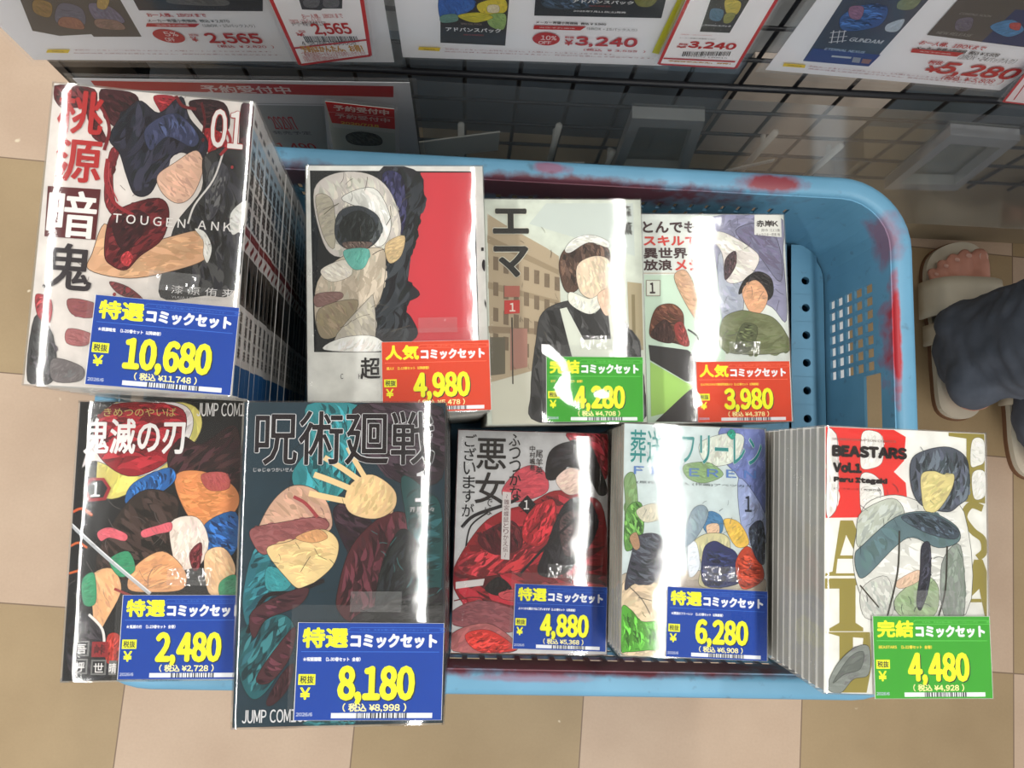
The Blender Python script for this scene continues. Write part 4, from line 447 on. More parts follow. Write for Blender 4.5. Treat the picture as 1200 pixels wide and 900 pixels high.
{'label': 'shrink-wrapped comic stack with mint and lilac cover,orange card priced 3,980','w': 128,'h': 182,'T': 0.1146,'base': [0.2103,0.1493,0.3269],'rot': [0.0426,0.0083,0.0515],'n': 10,'spine': (216,216,210),'cover': (226,228,222),'art': [('p',(204,224,206),[(-62.23,37.38),(-28.5,37.33),(9.03,31.25),(4.19,-90.7),(-63.7,-89.82)]),('b',(150,150,176),[(-0.13,88.69),(58.93,90.45),(61.88,53.86),(62.34,-2.73),(49.88,8.59),(31.18,16.17),(8.43,16.26),(0.81,53.85)]),('b',(128,126,150),[(19.98,76.59),(49.35,82.77),(60.34,53.86),(57.77,31.14),(40.42,53.85)]),('b',(176,180,196),[(3.85,53.85),(23.75,56.88),(22.9,-0.26),(6.04,-6.12)]),('b',(228,226,216),[(-3.05,71.98),(9.24,75.05),(33.1,61.43),(40.29,50.82),(28.9,34.22),(10.54,31.25),(7.0,56.87)]),('b',(82,62,66),[(9.8,50.83),(19.23,58.39),(18.68,44.79),(9.09,32.76)]),('b',(46,42,42),[(20.7,19.96),(25.79,32.72),(38.3,40.24),(50.26,34.18),(51.15,19.86),(43.29,14.62),(34.73,28.18)]),('b',(222,178,142),[(23.89,23.7),(36.45,32.7),(46.54,19.12),(39.78,4.14),(29.22,5.69)]),('b',(122,130,92),[(4.65,-3.14),(20.12,5.73),(33.71,4.17),(50.24,-0.41),(61.75,-15.44),(62.58,-30.37),(6.6,-29.88)]),('b',(92,100,66),[(22.65,-6.23),(36.16,-9.3),(29.28,-28.6),(15.7,-28.48)]),('b',(212,176,146),[(-36.09,35.09),(-26.84,41.82),(-19.68,31.32),(-15.76,14.86),(-14.97,-4.51),(-25.0,8.93)]),('b',(112,70,52),[(-58.37,-5.73),(-51.93,9.06),(-38.38,11.97),(-29.65,4.49),(-28.62,-8.88),(-26.16,-23.69),(-38.05,-22.12),(-57.25,-17.55)]),('b',(70,42,36),[(-57.07,-11.65),(-44.81,-1.37),(-37.8,-14.74),(-41.03,-22.1),(-54.33,-19.05)]),('b',(150,60,56),[(-37.54,-7.34),(-29.97,-4.42),(-24.66,-23.71),(-33.57,-22.16)]),('p',(168,206,112),[(-59.39,-38.12),(-28.8,-56.05),(-20.71,-59.07),(-32.18,-67.71),(-47.49,-82.08),(-60.13,-84.8)]),('p',(56,54,54),[(-60.41,-23.42),(-26.32,-28.12),(-8.91,-43.03),(4.91,-72.58),(-16.88,-56.18),(-28.77,-55.31),(-59.34,-36.66)]),('p',(54,50,50),[(-56.59,-89.21),(-32.18,-67.71),(-19.92,-57.61),(-16.66,-90.54)]),('l',(50,48,48),[(-25.68,-10.38),(-19.1,-14.87),(-15.58,-20.82)],1.5),('s',(84,80,90),26,(-2.07,-20.92,63.42,87.41),9.82,0.37,17),('t',(70,48,50),'とんでも',-38.68,79.45,47.17,10.45,0.0,0.824),('t',(206,74,66),'スキルで',-37.96,67.38,47.91,8.97,0.0,0.824),('t',(72,50,52),'異世界',-42.86,56.46,38.76,9.75,0.0,0.745),('t',(72,50,52),'放浪',-49.98,45.96,25.17,9.75,0.0,0.74),('t',(206,74,66),'メシ',-23.29,45.94,23.02,9.78,0.0,0.817),('l',(200,170,140),[(-62.93,38.87),(-28.45,38.82)],0.45),('p',(160,152,140),[(-60.88,32.9),(-48.17,32.87),(-48.63,18.71),(-61.32,18.75)]),('p',(226,230,218),[(-60.16,32.15),(-48.94,32.13),(-49.35,19.45),(-60.55,19.49)]),('t',(60,48,48),'1',-55.5,25.81,4.92,9.7,0.0,0.703),('p',(228,228,222),[(37.46,90.7),(61.32,90.7),(61.11,70.59),(36.64,72.83)]),('t',(60,54,54),'赤岸K',48.59,82.77,19.72,6.04,0.0,0.455),('t',(80,74,74),'原作 江口連',51.4,76.86,16.79,2.63,0.0,0.076),('t',(80,74,74),'キャラクター原案 雅',48.93,73.04,21.38,2.62,0.0,0.076)],'prof': [(-66.0,-16.0),(-61.0,-5.0),(-18.6,-3.2),(0.2,-2.79),(56.0,-1.29),(66.0,16.0)],'card': {'col': (216,76,44),'kind': '人気','small': 'とんでもスキルで異世界放浪メシ（1-12巻セット\u3000以降続巻）','price': '3,980','tax': '4,378','c': [21.0,-64.7],'w': 82.7,'h': 52.1,'ang': -0.003,'glare': (-42.4,2.6,-2.55,11,22,0.85,0.8),'lean': 0},'key': ''},
{'label': 'shrink-wrapped comic stack with grey and crimson cover,blue card priced 4,880','w': 128,'h': 182,'T': 0.1078,'base': [0.0579,-0.0515,0.3239],'rot': [-0.0112,-0.0054,0.0072],'n': 9,'spine': (150,60,66),'cover': (206,206,204),'art': [('b',(176,52,64),[(28.19,90.7),(63.39,90.49),(62.91,53.56),(47.58,56.78),(40.09,74.62)]),('b',(206,84,96),[(-25.87,40.74),(-13.32,57.43),(1.02,62.81),(11.3,55.17),(12.98,41.64),(-1.29,34.2),(-18.47,31.69)]),('b',(150,30,40),[(-63.7,-23.0),(-44.97,8.6),(-26.85,23.03),(-2.66,30.63),(18.76,41.78),(40.51,38.72),(60.94,24.94),(62.99,-58.75),(13.56,-73.09),(-42.94,-60.31),(-63.19,-40.16)]),('b',(190,52,60),[(-61.07,-19.51),(-30.39,-5.06),(12.2,4.16),(23.79,-4.01),(-1.59,-21.2),(-43.83,-30.23)]),('b',(180,44,52),[(-2.51,23.56),(17.43,34.63),(19.21,13.45),(6.63,-4.34),(-7.79,2.36)]),('b',(90,22,30),[(-44.77,1.62),(-16.67,16.21),(-7.64,-4.62),(-30.2,-12.01)]),('b',(30,24,28),[(11.35,52.31),(13.87,73.93),(28.3,83.0),(47.32,82.05),(56.26,64.19),(63.7,42.82),(56.47,39.08),(47.61,53.19),(31.48,63.57),(22.93,52.59)]),('b',(232,206,192),[(20.03,52.52),(31.51,61.41),(43.22,55.95),(41.91,43.03),(31.82,38.52),(23.06,44.02)]),('b',(30,26,30),[(12.35,-4.23),(27.59,31.31),(47.8,35.32),(55.27,10.67),(38.31,-17.7),(19.9,-29.13),(5.6,-25.23)]),('b',(84,60,60),[(23.47,17.06),(37.79,24.44),(42.44,-3.65),(28.19,-10.91)]),('l',(28,22,26),[(-58.49,9.72),(-48.15,19.76),(-24.13,28.74),(-11.37,34.69)],2.83),('l',(28,22,26),[(-54.47,-5.53),(-50.74,11.28),(-36.84,22.81)],1.41),('l',(34,24,28),[(-8.57,-26.86),(12.35,-4.23),(37.84,20.19)],2.13),('p',(218,214,212),[(-61.98,-34.66),(-38.15,-31.51),(-39.41,-37.03),(-61.79,-40.14)]),('b',(34,26,28),[(-37.92,-39.75),(-26.9,-29.94),(-15.36,-39.38),(-26.51,-45.05)]),('b',(150,88,94),[(-63.7,-57.9),(-43.26,-49.41),(-15.01,-54.44),(-13.16,-73.46),(-42.62,-71.15),(-62.93,-68.73)]),('b',(176,104,106),[(-63.4,-75.49),(-35.75,-66.99),(-13.0,-80.22),(-14.18,-89.67),(-62.23,-89.59)]),('b',(204,58,50),[(-52.92,-76.69),(-34.2,-72.39),(-12.9,-84.27),(-14.19,-89.0),(-42.09,-89.34)]),('b',(216,90,98),[(-26.55,-43.68),(-13.95,-39.35),(12.88,-34.78),(55.66,-34.06),(62.85,-38.09),(60.04,-45.04),(-12.32,-48.93)]),('l',(120,40,44),[(-62.87,-49.72),(-43.34,-46.68),(-15.01,-54.44)],0.98),('s',(70,20,26),30,(-59.38,-70.71,59.55,17.82),12.59,0.35,19),('v',(36,34,34),'ふつつかな',(-16.21,89.04),(-14.22,33.91),0.215),('v',(40,34,32),'悪女',(-34.96,85.64),(-36.28,28.47),0.715),('v',(50,46,44),'では',(-36.43,34.12),(-36.76,20.0),0.141),('v',(36,34,34),'ございますが',(-53.09,88.03),(-53.79,18.23),0.214),('p',(214,208,206),[(-25.13,40.04),(-17.94,39.5),(-18.04,-15.95),(-25.15,-15.39)]),('v',(90,40,44),'〜雛宮蝶鼠とりかえ伝〜',(-21.51,38.71),(-21.62,-14.63),0.105),('p',(30,26,28),[(-4.24,37.69),(3.1,30.05),(-3.9,21.41),(-11.96,29.01)]),('t',(235,232,230),'1',-4.79,29.52,4.47,7.69,0.0,0.298),('v',(60,52,52),'尾羊英',(5.12,75.87),(5.51,55.03),0.144),('v',(60,52,52),'中村颯希',(-0.76,79.33),(-0.33,57.75),0.144)],'prof': [(-66.0,-16.0),(-61.0,-5.0),(-50.0,-1.0),(23.8,2.36),(37.8,2.86),(47.9,3.7),(56.0,5.2),(66.0,16.0)],'card': {'col': (6,68,164),'kind': '特選','small': 'ふつつかな悪女ではございますが（1-10巻セット\u3000以降続巻）','price': '4,880','tax': '5,368','c': [24.9,-61.6],'w': 76.8,'h': 51.8,'ang': -0.021,'glare': None,'lean': 0},'key': ''},
{'label': 'shrink-wrapped comic stack with pale lettering cover in teal,blue card priced 6,280','w': 113,'h': 176,'T': 0.1622,'base': [0.1806,-0.0446,0.3245],'rot': [-0.0173,-0.0084,-0.0071],'n': 15,'spine': (190,190,180),'cover': (200,210,214),'art': [('b',(116,128,180),[(20.58,87.7),(55.62,87.7),(55.72,23.04),(44.17,19.34),(34.82,48.73),(23.96,61.65)]),('b',(160,172,206),[(34.82,48.73),(55.04,23.02),(54.81,-3.16),(38.67,2.8)]),('b',(214,216,206),[(3.51,74.23),(23.99,83.16),(39.07,81.08),(32.14,61.98),(10.35,57.77)]),('b',(130,160,110),[(-55.67,45.25),(-47.66,48.2),(-44.56,19.41),(-46.83,-6.61),(-54.78,-6.88),(-54.67,25.58)]),('b',(140,172,120),[(-8.64,57.03),(10.35,59.78),(22.58,50.92),(7.67,43.71),(-5.87,47.17)]),('b',(96,146,72),[(-53.27,21.71),(-41.98,26.04),(-40.34,3.96),(-49.44,-9.27),(-54.78,-6.88)]),('b',(206,200,180),[(-45.91,20.67),(-31.27,26.44),(-25.81,16.17),(-39.12,11.79)]),('b',(186,176,160),[(-56.2,-38.9),(-54.43,-27.37),(-9.48,-23.37),(50.57,-26.57),(55.13,-41.8),(54.04,-87.7),(-56.01,-87.14)]),('b',(216,198,168),[(-56.2,-35.73),(-35.9,-31.88),(-21.24,-44.14),(-22.17,-84.98),(-56.02,-86.52)]),('b',(66,70,78),[(-54.24,-38.82),(-49.38,-13.13),(-44.29,1.23),(-27.0,1.83),(-22.8,-18.67),(-33.22,-34.35),(-46.41,-34.76)]),('b',(178,140,110),[(-50.91,-0.29),(-45.66,3.77),(-42.86,-6.47),(-46.79,-9.18)]),('b',(76,130,168),[(5.04,14.66),(11.76,22.11),(21.19,17.86),(21.18,6.1),(10.44,4.42)]),('b',(226,192,166),[(9.08,10.89),(18.5,12.53),(18.49,3.4),(11.78,1.87)]),('b',(206,202,160),[(-1.59,-3.78),(7.75,4.33),(22.53,4.84),(27.88,-4.07),(23.81,-33.83),(3.85,-34.45),(5.13,-17.75)]),('b',(44,52,96),[(6.45,-8.68),(14.47,-0.64),(23.86,-4.21),(33.23,-10.37),(35.83,-30.89),(7.84,-34.33)]),('b',(216,222,232),[(-5.59,-5.21),(1.08,-2.39),(3.81,-20.37),(-4.14,-28.32)]),('b',(190,72,48),[(31.87,-16.87),(41.33,-3.61),(52.0,-16.21),(53.23,-29.06),(37.14,-35.97)]),('b',(222,190,90),[(22.54,15.29),(34.68,14.41),(42.69,-0.97),(31.91,-3.93)]),('b',(60,70,86),[(42.75,9.46),(53.61,15.08),(54.69,-16.13),(46.67,-9.92)]),('b',(140,160,170),[(-9.6,-5.34),(-3.05,20.92),(6.36,26.51),(10.41,18.78),(1.06,1.5)]),('l',(90,84,76),[(-51.65,-36.2),(-40.98,-46.01),(-34.26,-57.17)],0.66),('l',(90,84,76),[(-43.63,-44.82),(-27.79,-48.14)],0.53),('b',(94,168,62),[(-56.2,-52.79),(-48.73,-54.45),(-40.75,-62.39),(-28.96,-62.04),(-21.04,-66.21),(-24.82,-81.94),(-35.24,-83.47),(-51.5,-85.15),(-56.09,-82.8)]),('s',(50,96,40),26,(-54.77,-84.0,-23.78,-54.34),4.52,0.39,23),('s',(90,100,110),40,(-52.27,-38.75,53.74,29.56),6.67,0.33,29),('s',(120,110,130),16,(-53.66,45.33,54.26,89.85),9.5,0.27,31),('t',(44,132,130),'葬送のフリーレン',0.86,70.42,104.88,25.92,0.0,0.341,(214,228,226),0.341),('t',(92,128,186),'F R I E R E N',0.0,51.69,96.88,6.2,0.0,0.271),('t',(60,66,74),'(原作)山田鐘人 (作画)アベツカサ',-0.29,42.4,91.92,2.45,0.0,0.101),('b',(44,150,130),[(25.36,83.22),(29.49,86.77),(32.22,82.83),(29.46,78.66)]),('t',(44,50,62),'1',42.19,28.82,5.35,12.33,0.0,0.401)],'prof': [(-58.5,-16.0),(-53.5,-5.0),(-42.5,-0.92),(-42.5,-0.92),(-28.5,-0.42),(-9.7,-0.09),(48.5,1.41),(58.5,16.0)],'card': {'col': (6,68,164),'kind': '特選','small': '★葬送のフリーレン\u3000（1-15巻セット\u3000以降続巻）','price': '6,280','tax': '6,908','c': [16.9,-62.3],'w': 78.1,'h': 51.7,'ang': -0.017,'glare': None,'lean': 3.0},'key': ''},
{'label': 'shrink-wrapped comic stack with white cover and giant olive letters,priced 4,480','w': 113,'h': 176,'T': 0.2449,'base': [0.3008,-0.0396,0.3251],'rot': [0.0257,-0.0057,-0.011],'n': 22,'spine': (236,234,228),'cover': (238,236,230),'art': [('p',(222,58,52),[(-56.01,87.7),(-8.15,87.7),(0.23,83.28),(-1.08,66.92),(-8.31,59.07),(0.01,51.91),(1.11,38.14),(-4.9,28.73),(-55.78,26.14)]),('b',(238,236,230),[(-54.81,84.27),(-50.04,84.49),(-47.64,76.46),(-47.56,39.02),(-50.49,29.19),(-55.2,28.44),(-55.29,53.03)]),('b',(238,236,230),[(-29.75,85.42),(-18.97,85.32),(-15.4,77.91),(-16.65,65.08),(-23.82,60.72),(-30.97,60.99),(-31.55,72.54)]),('b',(238,236,230),[(-30.97,56.37),(-22.64,56.72),(-16.11,48.93),(-16.76,33.98),(-29.82,30.02),(-32.17,42.52)]),('p',(152,140,70),[(-45.77,24.83),(-36.92,25.18),(-22.81,-9.4),(-22.82,-11.09),(-56.2,-12.28),(-55.65,-10.58),(-50.98,-9.29)]),('p',(238,236,230),[(-41.63,15.33),(-34.56,2.01),(-45.73,1.6)]),('p',(238,236,230),[(-47.48,-0.72),(-33.39,-0.2),(-29.87,-9.65),(-48.63,-10.33)]),('p',(152,140,70),[(-56.2,-13.96),(-13.4,-12.44),(-13.42,-16.38),(-35.15,-17.7),(-35.16,-42.25),(-29.91,-45.41),(-29.91,-47.63),(-53.19,-48.37),(-53.2,-46.71),(-46.23,-42.61),(-46.27,-20.33),(-56.2,-20.68)]),('p',(152,140,70),[(-56.2,-49.04),(-25.25,-48.03),(-24.13,-69.53),(-27.65,-87.17),(-48.45,-87.7),(-46.17,-75.67),(-46.21,-51.47)]),('p',(238,236,230),[(-36.91,-51.73),(-29.92,-52.06),(-31.1,-66.99),(-36.91,-67.17)]),('p',(152,140,70),[(30.43,87.58),(55.92,87.7),(55.7,40.36),(40.66,40.9),(42.51,44.44),(43.1,84.05),(30.4,85.23)]),('b',(238,236,230),[(47.33,83.07),(55.23,83.42),(55.6,69.39),(50.69,65.68),(45.86,66.05)]),('b',(238,236,230),[(46.98,60.28),(55.47,61.81),(55.8,46.15),(47.92,43.51)]),('l',(152,140,70),[(53.83,36.82),(45.44,38.79),(40.51,30.53),(46.37,21.58),(53.48,16.13),(54.54,8.17),(49.67,3.43)],4.82),('p',(152,140,70),[(47.26,2.21),(53.24,2.43),(56.1,-5.43),(55.45,-42.09),(50.53,-16.95),(43.28,-23.97),(39.71,-24.09)]),('p',(152,140,70),[(42.09,-24.01),(51.61,-23.68),(52.16,-25.92),(41.46,-26.28)]),('b',(228,228,222),[(-33.96,19.6),(-27.44,36.98),(-7.2,43.55),(16.63,37.62),(40.56,33.99),(40.75,-34.17),(-19.37,-37.28),(-31.06,-25.4),(-36.91,-3.15)]),('b',(192,198,188),[(-31.0,31.12),(-9.6,41.15),(-1.33,30.02),(-13.3,11.3),(-32.2,7.19),(-34.55,17.3)]),('b',(206,208,200),[(-31.05,-19.8),(-13.4,-11.31),(-9.99,-35.85),(-28.73,-38.7)]),('b',(150,160,150),[(24.57,-0.9),(37.83,10.97),(39.56,-34.21),(25.36,-34.68)]),('b',(170,190,150),[(-7.58,-24.59),(12.6,-10.38),(22.0,-17.95),(18.26,-36.03),(-4.12,-36.77)]),('b',(222,196,172),[(-7.52,-14.48),(7.9,-6.04),(9.03,-12.77),(-4.01,-18.86)]),('b',(84,92,104),[(3.72,67.13),(13.39,74.53),(30.31,77.62),(42.31,71.14),(44.52,57.27),(43.12,44.47),(37.02,38.45),(28.56,33.5),(10.66,37.38),(3.59,49.76)]),('b',(216,206,148),[(10.84,58.15),(19.27,60.83),(26.46,58.82),(33.69,59.13),(32.36,49.8),(26.23,39.16),(20.18,33.17),(13.01,34.03),(10.72,44.29)]),('b',(102,128,132),[(-35.74,2.53),(-31.02,8.36),(-7.28,28.63),(15.39,32.98),(34.43,24.56),(36.68,14.35),(22.3,9.24),(4.51,15.4),(-7.39,9.26),(-28.69,-11.86),(-34.56,-8.7)]),('b',(76,88,100),[(-3.71,28.78),(16.58,31.88),(35.6,22.31),(33.11,15.35),(12.88,19.14)]),('b',(54,56,70),[(10.41,9.93),(16.37,11.29),(16.13,-12.52),(10.04,-31.83),(6.54,-27.47),(9.07,-8.25)]),('l',(60,58,50),[(-4.96,19.59),(-6.3,-7.68),(-13.51,-37.09)],1.19),('l',(60,58,50),[(28.28,10.61),(26.74,-17.78),(21.8,-35.92)],1.19),('l',(60,52,40),[(-32.22,-17.6),(-19.35,-31.7)],0.94),('b',(140,146,142),[(-54.23,-84.65),(-48.49,-70.26),(-36.91,-58.91),(-26.43,-57.48),(-26.47,-75.1),(-36.91,-78.69),(-45.57,-87.68)]),('b',(112,116,112),[(-50.78,-81.28),(-39.23,-64.49),(-29.93,-60.9),(-32.27,-71.97),(-42.7,-75.57)]),('s',(60,70,76),30,(-33.99,-36.65,41.15,74.6),7.21,0.3,37),('t',(130,118,110),'SHONEN CHAMPION COMICS',-29.41,79.6,44.81,1.5,0.0,0.03),('t',(36,28,28),'BEASTARS',-25.54,71.64,52.53,8.12,0.0,1.552),('t',(36,28,28),'Vol.1',-41.08,60.55,20.21,7.21,0.0,1.307),('t',(36,28,28),'Paru Itagaki',-31.84,52.01,37.43,4.75,0.0,0.891),('t',(60,50,50),'ビースターズ｜板垣巴留',-34.22,46.16,32.63,1.51,0.0,0.089)],'prof': [(-58.5,-16.0),(-52.5,-2.0),(52.5,2.0),(58.5,16.0)],'card': {'col': (64,168,48),'kind': '完結','small': 'BEASTARS\u3000（1-22巻セット\u3000全巻）','price': '4,480','tax': '4,928','c': [16.4,-62.5],'w': 80.7,'h': 53.3,'ang': 0.03,'glare': None,'lean': 0},'key': 'pages'}]
def prof_at(pr, x):
    if x <= pr[0][0]: return pr[0][1]
    for (a, p), (b_, q) in zip(pr, pr[1:]):
        if x <= b_: return p+(q-p)*(x-a)/max(b_-a, 1e-6)
    return pr[-1][1]
PAGES = (214, 208, 194)
def volume_mesh(S, th):
    w, h = S['w'], S['h']; b = MB(MM); cv = mat(S['spine'], .4, .06, 50, .4); pg = mat((186, 184, 178) if S['key'] == 'pages' else PAGES, .8, .06, 120, .1)
    W, H = w/2, h/2; t = .35
    b.box(-W, W, -H, H, th-t, th-.02, cv); b.box(-W, W, -H, H, .02, t, cv); b.box(W-.5, W, -H, H, t, th-t, cv)
    x0 = -W+.8; x1 = W-.5; y0, y1 = -H+.8, H-.8; k = 9; edge = []
    # page block with a softly grooved fore edge
    for i in range(k+1): edge.append((x0+(.25 if i % 2 else 0), t+(th-2*t)*i/k))
    vs = []
    for y in (y0, y1): vs += [(x, y, z) for x, z in edge]
    b.add(vs, [(i, i+1, k+2+i, k+1+i) for i in range(k)], pg)
    for y in (y0, y1): b.add([(x0, y, t), (x1, y, t), (x1, y, th-t), (x0, y, th-t)], [(0, 1, 2, 3) if y == y0 else (3, 2, 1, 0)], pg)
    if S['key'] == 'spines':
        # flat drawing on the spine: x runs down the stack, y towards the head of the book
        b.M = MM @ Matrix(((0, 0, 1, W+.03), (0, 1, 0, 0), (-1, 0, 0, th/2), (0, 0, 0, 1))); q = th/2-.5
        b.z = .02; dk = ink((52, 46, 46)); rd = ink((120, 44, 46)); gy = ink((120, 116, 114))
        b.poly([(-q, 74), (q, 74), (q, 87.5), (-q, 87.5)], ink((222, 220, 216))); b.poly([(-q, 48), (q, 48), (q, 73), (-q, 73)], ink((176, 196, 208)))
        b.poly([(-q, -88), (q, -88), (q, -70), (-q, -70)], ink((30, 92, 150))); b.poly([(-q, -34), (q, -34), (q, -2), (-q, -2)], art((74, 66, 62)))
        b.poly([(-q, -32), (q*.3, -30), (0, -10), (-q, -6)], ink((40, 36, 38))); b.z = .05
        b.draw([('v', (60, 54, 54), '桃源暗鬼', (0, 62), (0, 14), .8)], .02)
        for yy in (78, 66, 52): b.line([(-q*.6, yy), (q*.5, yy)], 3, gy)
        b.poly([(-q, 8), (q, 8), (q, 13), (-q, 13)], rd); b.line([(-q*.6, 0), (q*.6, 6)], 3, rd)
        b.draw([('v', (64, 60, 60), '漆原侑来', (0, -37), (0, -66), .5)], .02)
    return b
def cover(S, parent, z):
    w, h = S['w'], S['h']; b = MB(MM); b.lim = (w/2-.2, h/2-.2)
    b.poly([(-w/2+.1, -h/2+.1), (w/2-.1, -h/2+.1), (w/2-.1, h/2-.1), (-w/2+.1, h/2-.1)], art(S['cover']), .03)
    b.z = .04; b.draw(S['art'], .0105)
    return b.build('front_cover', parent, (0, 0, z))
def wrap(S, parent):
    """clear film round the stack; the top follows the slight bulge of the film"""
    w, h, T = S['w']/2000+.0008, S['h']/2000+.0008, S['T']; rnd = random.Random(int(w*1e6)+int(T*1e4)); ph = [rnd.uniform(0, 6.28) for _ in range(8)]
    nx, ny = 60, 28; vs = []; ns = []; fs = []
    for j in range(ny+1):
        for i in range(nx+1):
            x = -w+2*w*i/nx; y = -h+2*h*j/ny
            a = prof_at(S['prof'], x*1000)+.22*math.sin(y*55+ph[0]+x*15)+.06*math.sin(y*190+ph[1]-x*40)
            c = .5*math.sin(x*60+ph[2]+y*20)+.4*math.sin(y*45+ph[3])
            ed = min(1, max(0, (w-abs(x))/.004))*min(1, max(0, (h-abs(y))/.004))
            vs.append((x, y, T+.0013-.0007*(1-ed))); ns.append(Vector((math.sin(math.radians(a)), math.sin(math.radians(c))+(0 if h-abs(y) > .003 else math.copysign(.12, y)), 1)).normalized())
    fs = [(j*(nx+1)+i, j*(nx+1)+i+1, (j+1)*(nx+1)+i+1, (j+1)*(nx+1)+i) for j in range(ny) for i in range(nx)]
    def side(a, b_, nrm):
        m_, l_ = 14, 16; base = len(vs)
        for j in range(l_+1):
            for i in range(m_+1):
                p = Vector(a).lerp(Vector(b_), i/m_); z = (T+.0006)*(1-j/l_)+.001*j/l_
                wv = .10*math.sin(i*1.3+ph[4]+j*.5)+.08*math.sin(j*1.7+ph[5]-i*.7)
                vs.append((p.x, p.y, z)); tn = Vector((-nrm[1], nrm[0], 0)); ns.append((Vector(nrm)+tn*wv+Vector((0, 0, .12*math.sin(j*.9+i*.8+ph[6])))).normalized())
        for j in range(l_):
            for i in range(m_): fs.append((base+j*(m_+1)+i, base+(j+1)*(m_+1)+i, base+(j+1)*(m_+1)+i+1, base+j*(m_+1)+i+1))
    side((-w, -h, 0), (w, -h, 0), (0, -1, 0)); side((w, -h, 0), (w, h, 0), (1, 0, 0)); side((w, h, 0), (-w, h, 0), (0, 1, 0)); side((-w, h, 0), (-w, -h, 0), (-1, 0, 0))
    b = MB(); b.add(vs, fs, film(.012, 45, .07, 1.6), True); i2 = b.mi(film(.02, 30, .12, .45))
    for q in range(nx*ny, len(fs)): b.m[q] = i2
    o = b.build('shrink_wrap', parent); o.data.normals_split_custom_set_from_vertices([tuple(n_) for n_ in ns]); return o
def price_card(S, parent):
    c = S['card']; w, h = c['w'], c['h']; T = S['T']
    b = MB(MM); yel = ink((238, 240, 40)); wh = ink((236, 238, 240)); dk = ink((40, 44, 52)); base = mat(c['col'], .5, .04, 40, .08)
    b.box(-w/2, w/2, -h/2, h/2, 0, .25, mat((230, 230, 228), .5)); e = .35
    b.poly([(-w/2+e, -h/2+e*.3), (w/2-e*.6, -h/2+e*.3), (w/2-e*.6, h/2-e*.4), (-w/2+e, h/2-e*.4)], base, .26)
    X = lambda f: (f-.5)*w
    Y = lambda f: (.5-f)*h
    def tx(s, x0, y0, x1, y1, m, bold, sh=None):
        if sh: b.z = .275; b.text(s, X((x0+x1)/2)+.65, Y((y0+y1)/2)-.55, X(x1)-X(x0), Y(y0)-Y(y1), 0, sh, bold)
        b.z = .30; b.text(s, X((x0+x1)/2), Y((y0+y1)/2), X(x1)-X(x0), Y(y0)-Y(y1), 0, m, bold)
    tx(c['kind'], .035, .05, .345, .262, yel, .95); tx('コミックセット', .36, .112, .955, .262, wh, .95)
    lt = ink(tuple(min(255, v+50) for v in c['col']))
    b.z = .28; b.line([(X(.36), Y(.05)), (X(.96), Y(.05)), (X(.97), Y(.07)), (X(.96), Y(.097)), (X(.36), Y(.097)), (X(.35), Y(.07)), (X(.36), Y(.05))], .25, lt)
    tx('ただ今、大変お買い得なコミックセットです', .42, .06, .90, .087, lt, .1)
    b.z = .28; b.line([(X(.03), Y(.30)), (X(.97), Y(.30))], .35, lt)
    small = wh if c['kind'] == '特選' else ink((244, 214, 70))
    ln = .045+min(.86, .0205*len(c['small']))
    tx(c['small'], .045, .355, ln, .40, small, .2)
    b.z = .28; b.poly([(X(.02), Y(.53)), (X(.135), Y(.53)), (X(.135), Y(.64)), (X(.02), Y(.64))], yel); tx('税抜', .03, .545, .125, .625, dk, .16)
    tx('¥', .035, .665, .105, .79, yel, .42)
    n = len(c['price']); x0, x1 = (.285, .81) if n == 5 else (.235, .845)
    tx(c['price'], x0, .44, x1, .845, yel, 1.95, dk)
    tx('（ 税込 ¥'+c['tax']+' ）', .325, .825, .757, .915, ink((244, 236, 170)), .32)
    tx('2026/6', .015, .92, .125, .958, ink((190, 200, 220)), .15)
    b.z = .28; b.poly([(X(.25), Y(.925)), (X(.935), Y(.925)), (X(.935), Y(.977)), (X(.25), Y(.977))], wh)
    b.z = .30; rnd = random.Random(int(c['price'].replace(',', ''))); x = .42
    while x < .77:
        bw = rnd.choice((.004, .007, .012)); b.poly([(X(x), Y(.925)), (X(x+bw), Y(.925)), (X(x+bw), Y(.977)), (X(x), Y(.977))], dk); x += bw+rnd.choice((.005, .008, .012))
    o = b.build('price_card', parent, (c['c'][0]/1000, c['c'][1]/1000, T+.0020)); o.rotation_euler.z = c['ang']
    # clear pocket reaching above and left of the card, taped to the wrap
    x0, x1, y0, y1 = -w/2-3.5, w/2+.4, -h/2-.5, h/2+9.5; nx, ny = 40, 28; vs = []; ns = []; rnd = random.Random(int(w*100)); ph = [rnd.uniform(0, 6) for _ in range(6)]
    gl = c.get('glare')
    for j in range(ny+1):
        for i in range(nx+1):
            x = x0+(x1-x0)*i/nx; y = y0+(y1-y0)*j/ny
            a = .5*math.sin(x*.11+ph[0]+y*.05)+.3*math.sin(y*.16+ph[1]+x*.07); cc = .6*math.sin(x*.13+ph[2])+.5*math.sin(y*.2+ph[3])
            if gl:
                k = math.exp(-((x-gl[0])/gl[3])**2-((y-gl[1])/gl[4])**2); a = a+gl[2]*k+(1-k)*gl[5]
                a += gl[6]*math.sin(x*.17+ph[4]+1.3*math.sin(y*.13+ph[5])+y*.1)
            a += c.get('lean', 0)
            vs.append((x, y, .6+.25*math.sin(x*.12)*math.sin(y*.1))); ns.append(Vector((math.sin(math.radians(a)), math.sin(math.radians(cc)), 1)).normalized())
    s = MB(MM); s.add(vs, [(j*(nx+1)+i, j*(nx+1)+i+1, (j+1)*(nx+1)+i+1, (j+1)*(nx+1)+i) for j in range(ny) for i in range(nx)], film(.012, 50, .06, 1.1, .015), True)
    so = s.build('clear_pocket', o); so.data.normals_split_custom_set_from_vertices([tuple(v) for v in ns])
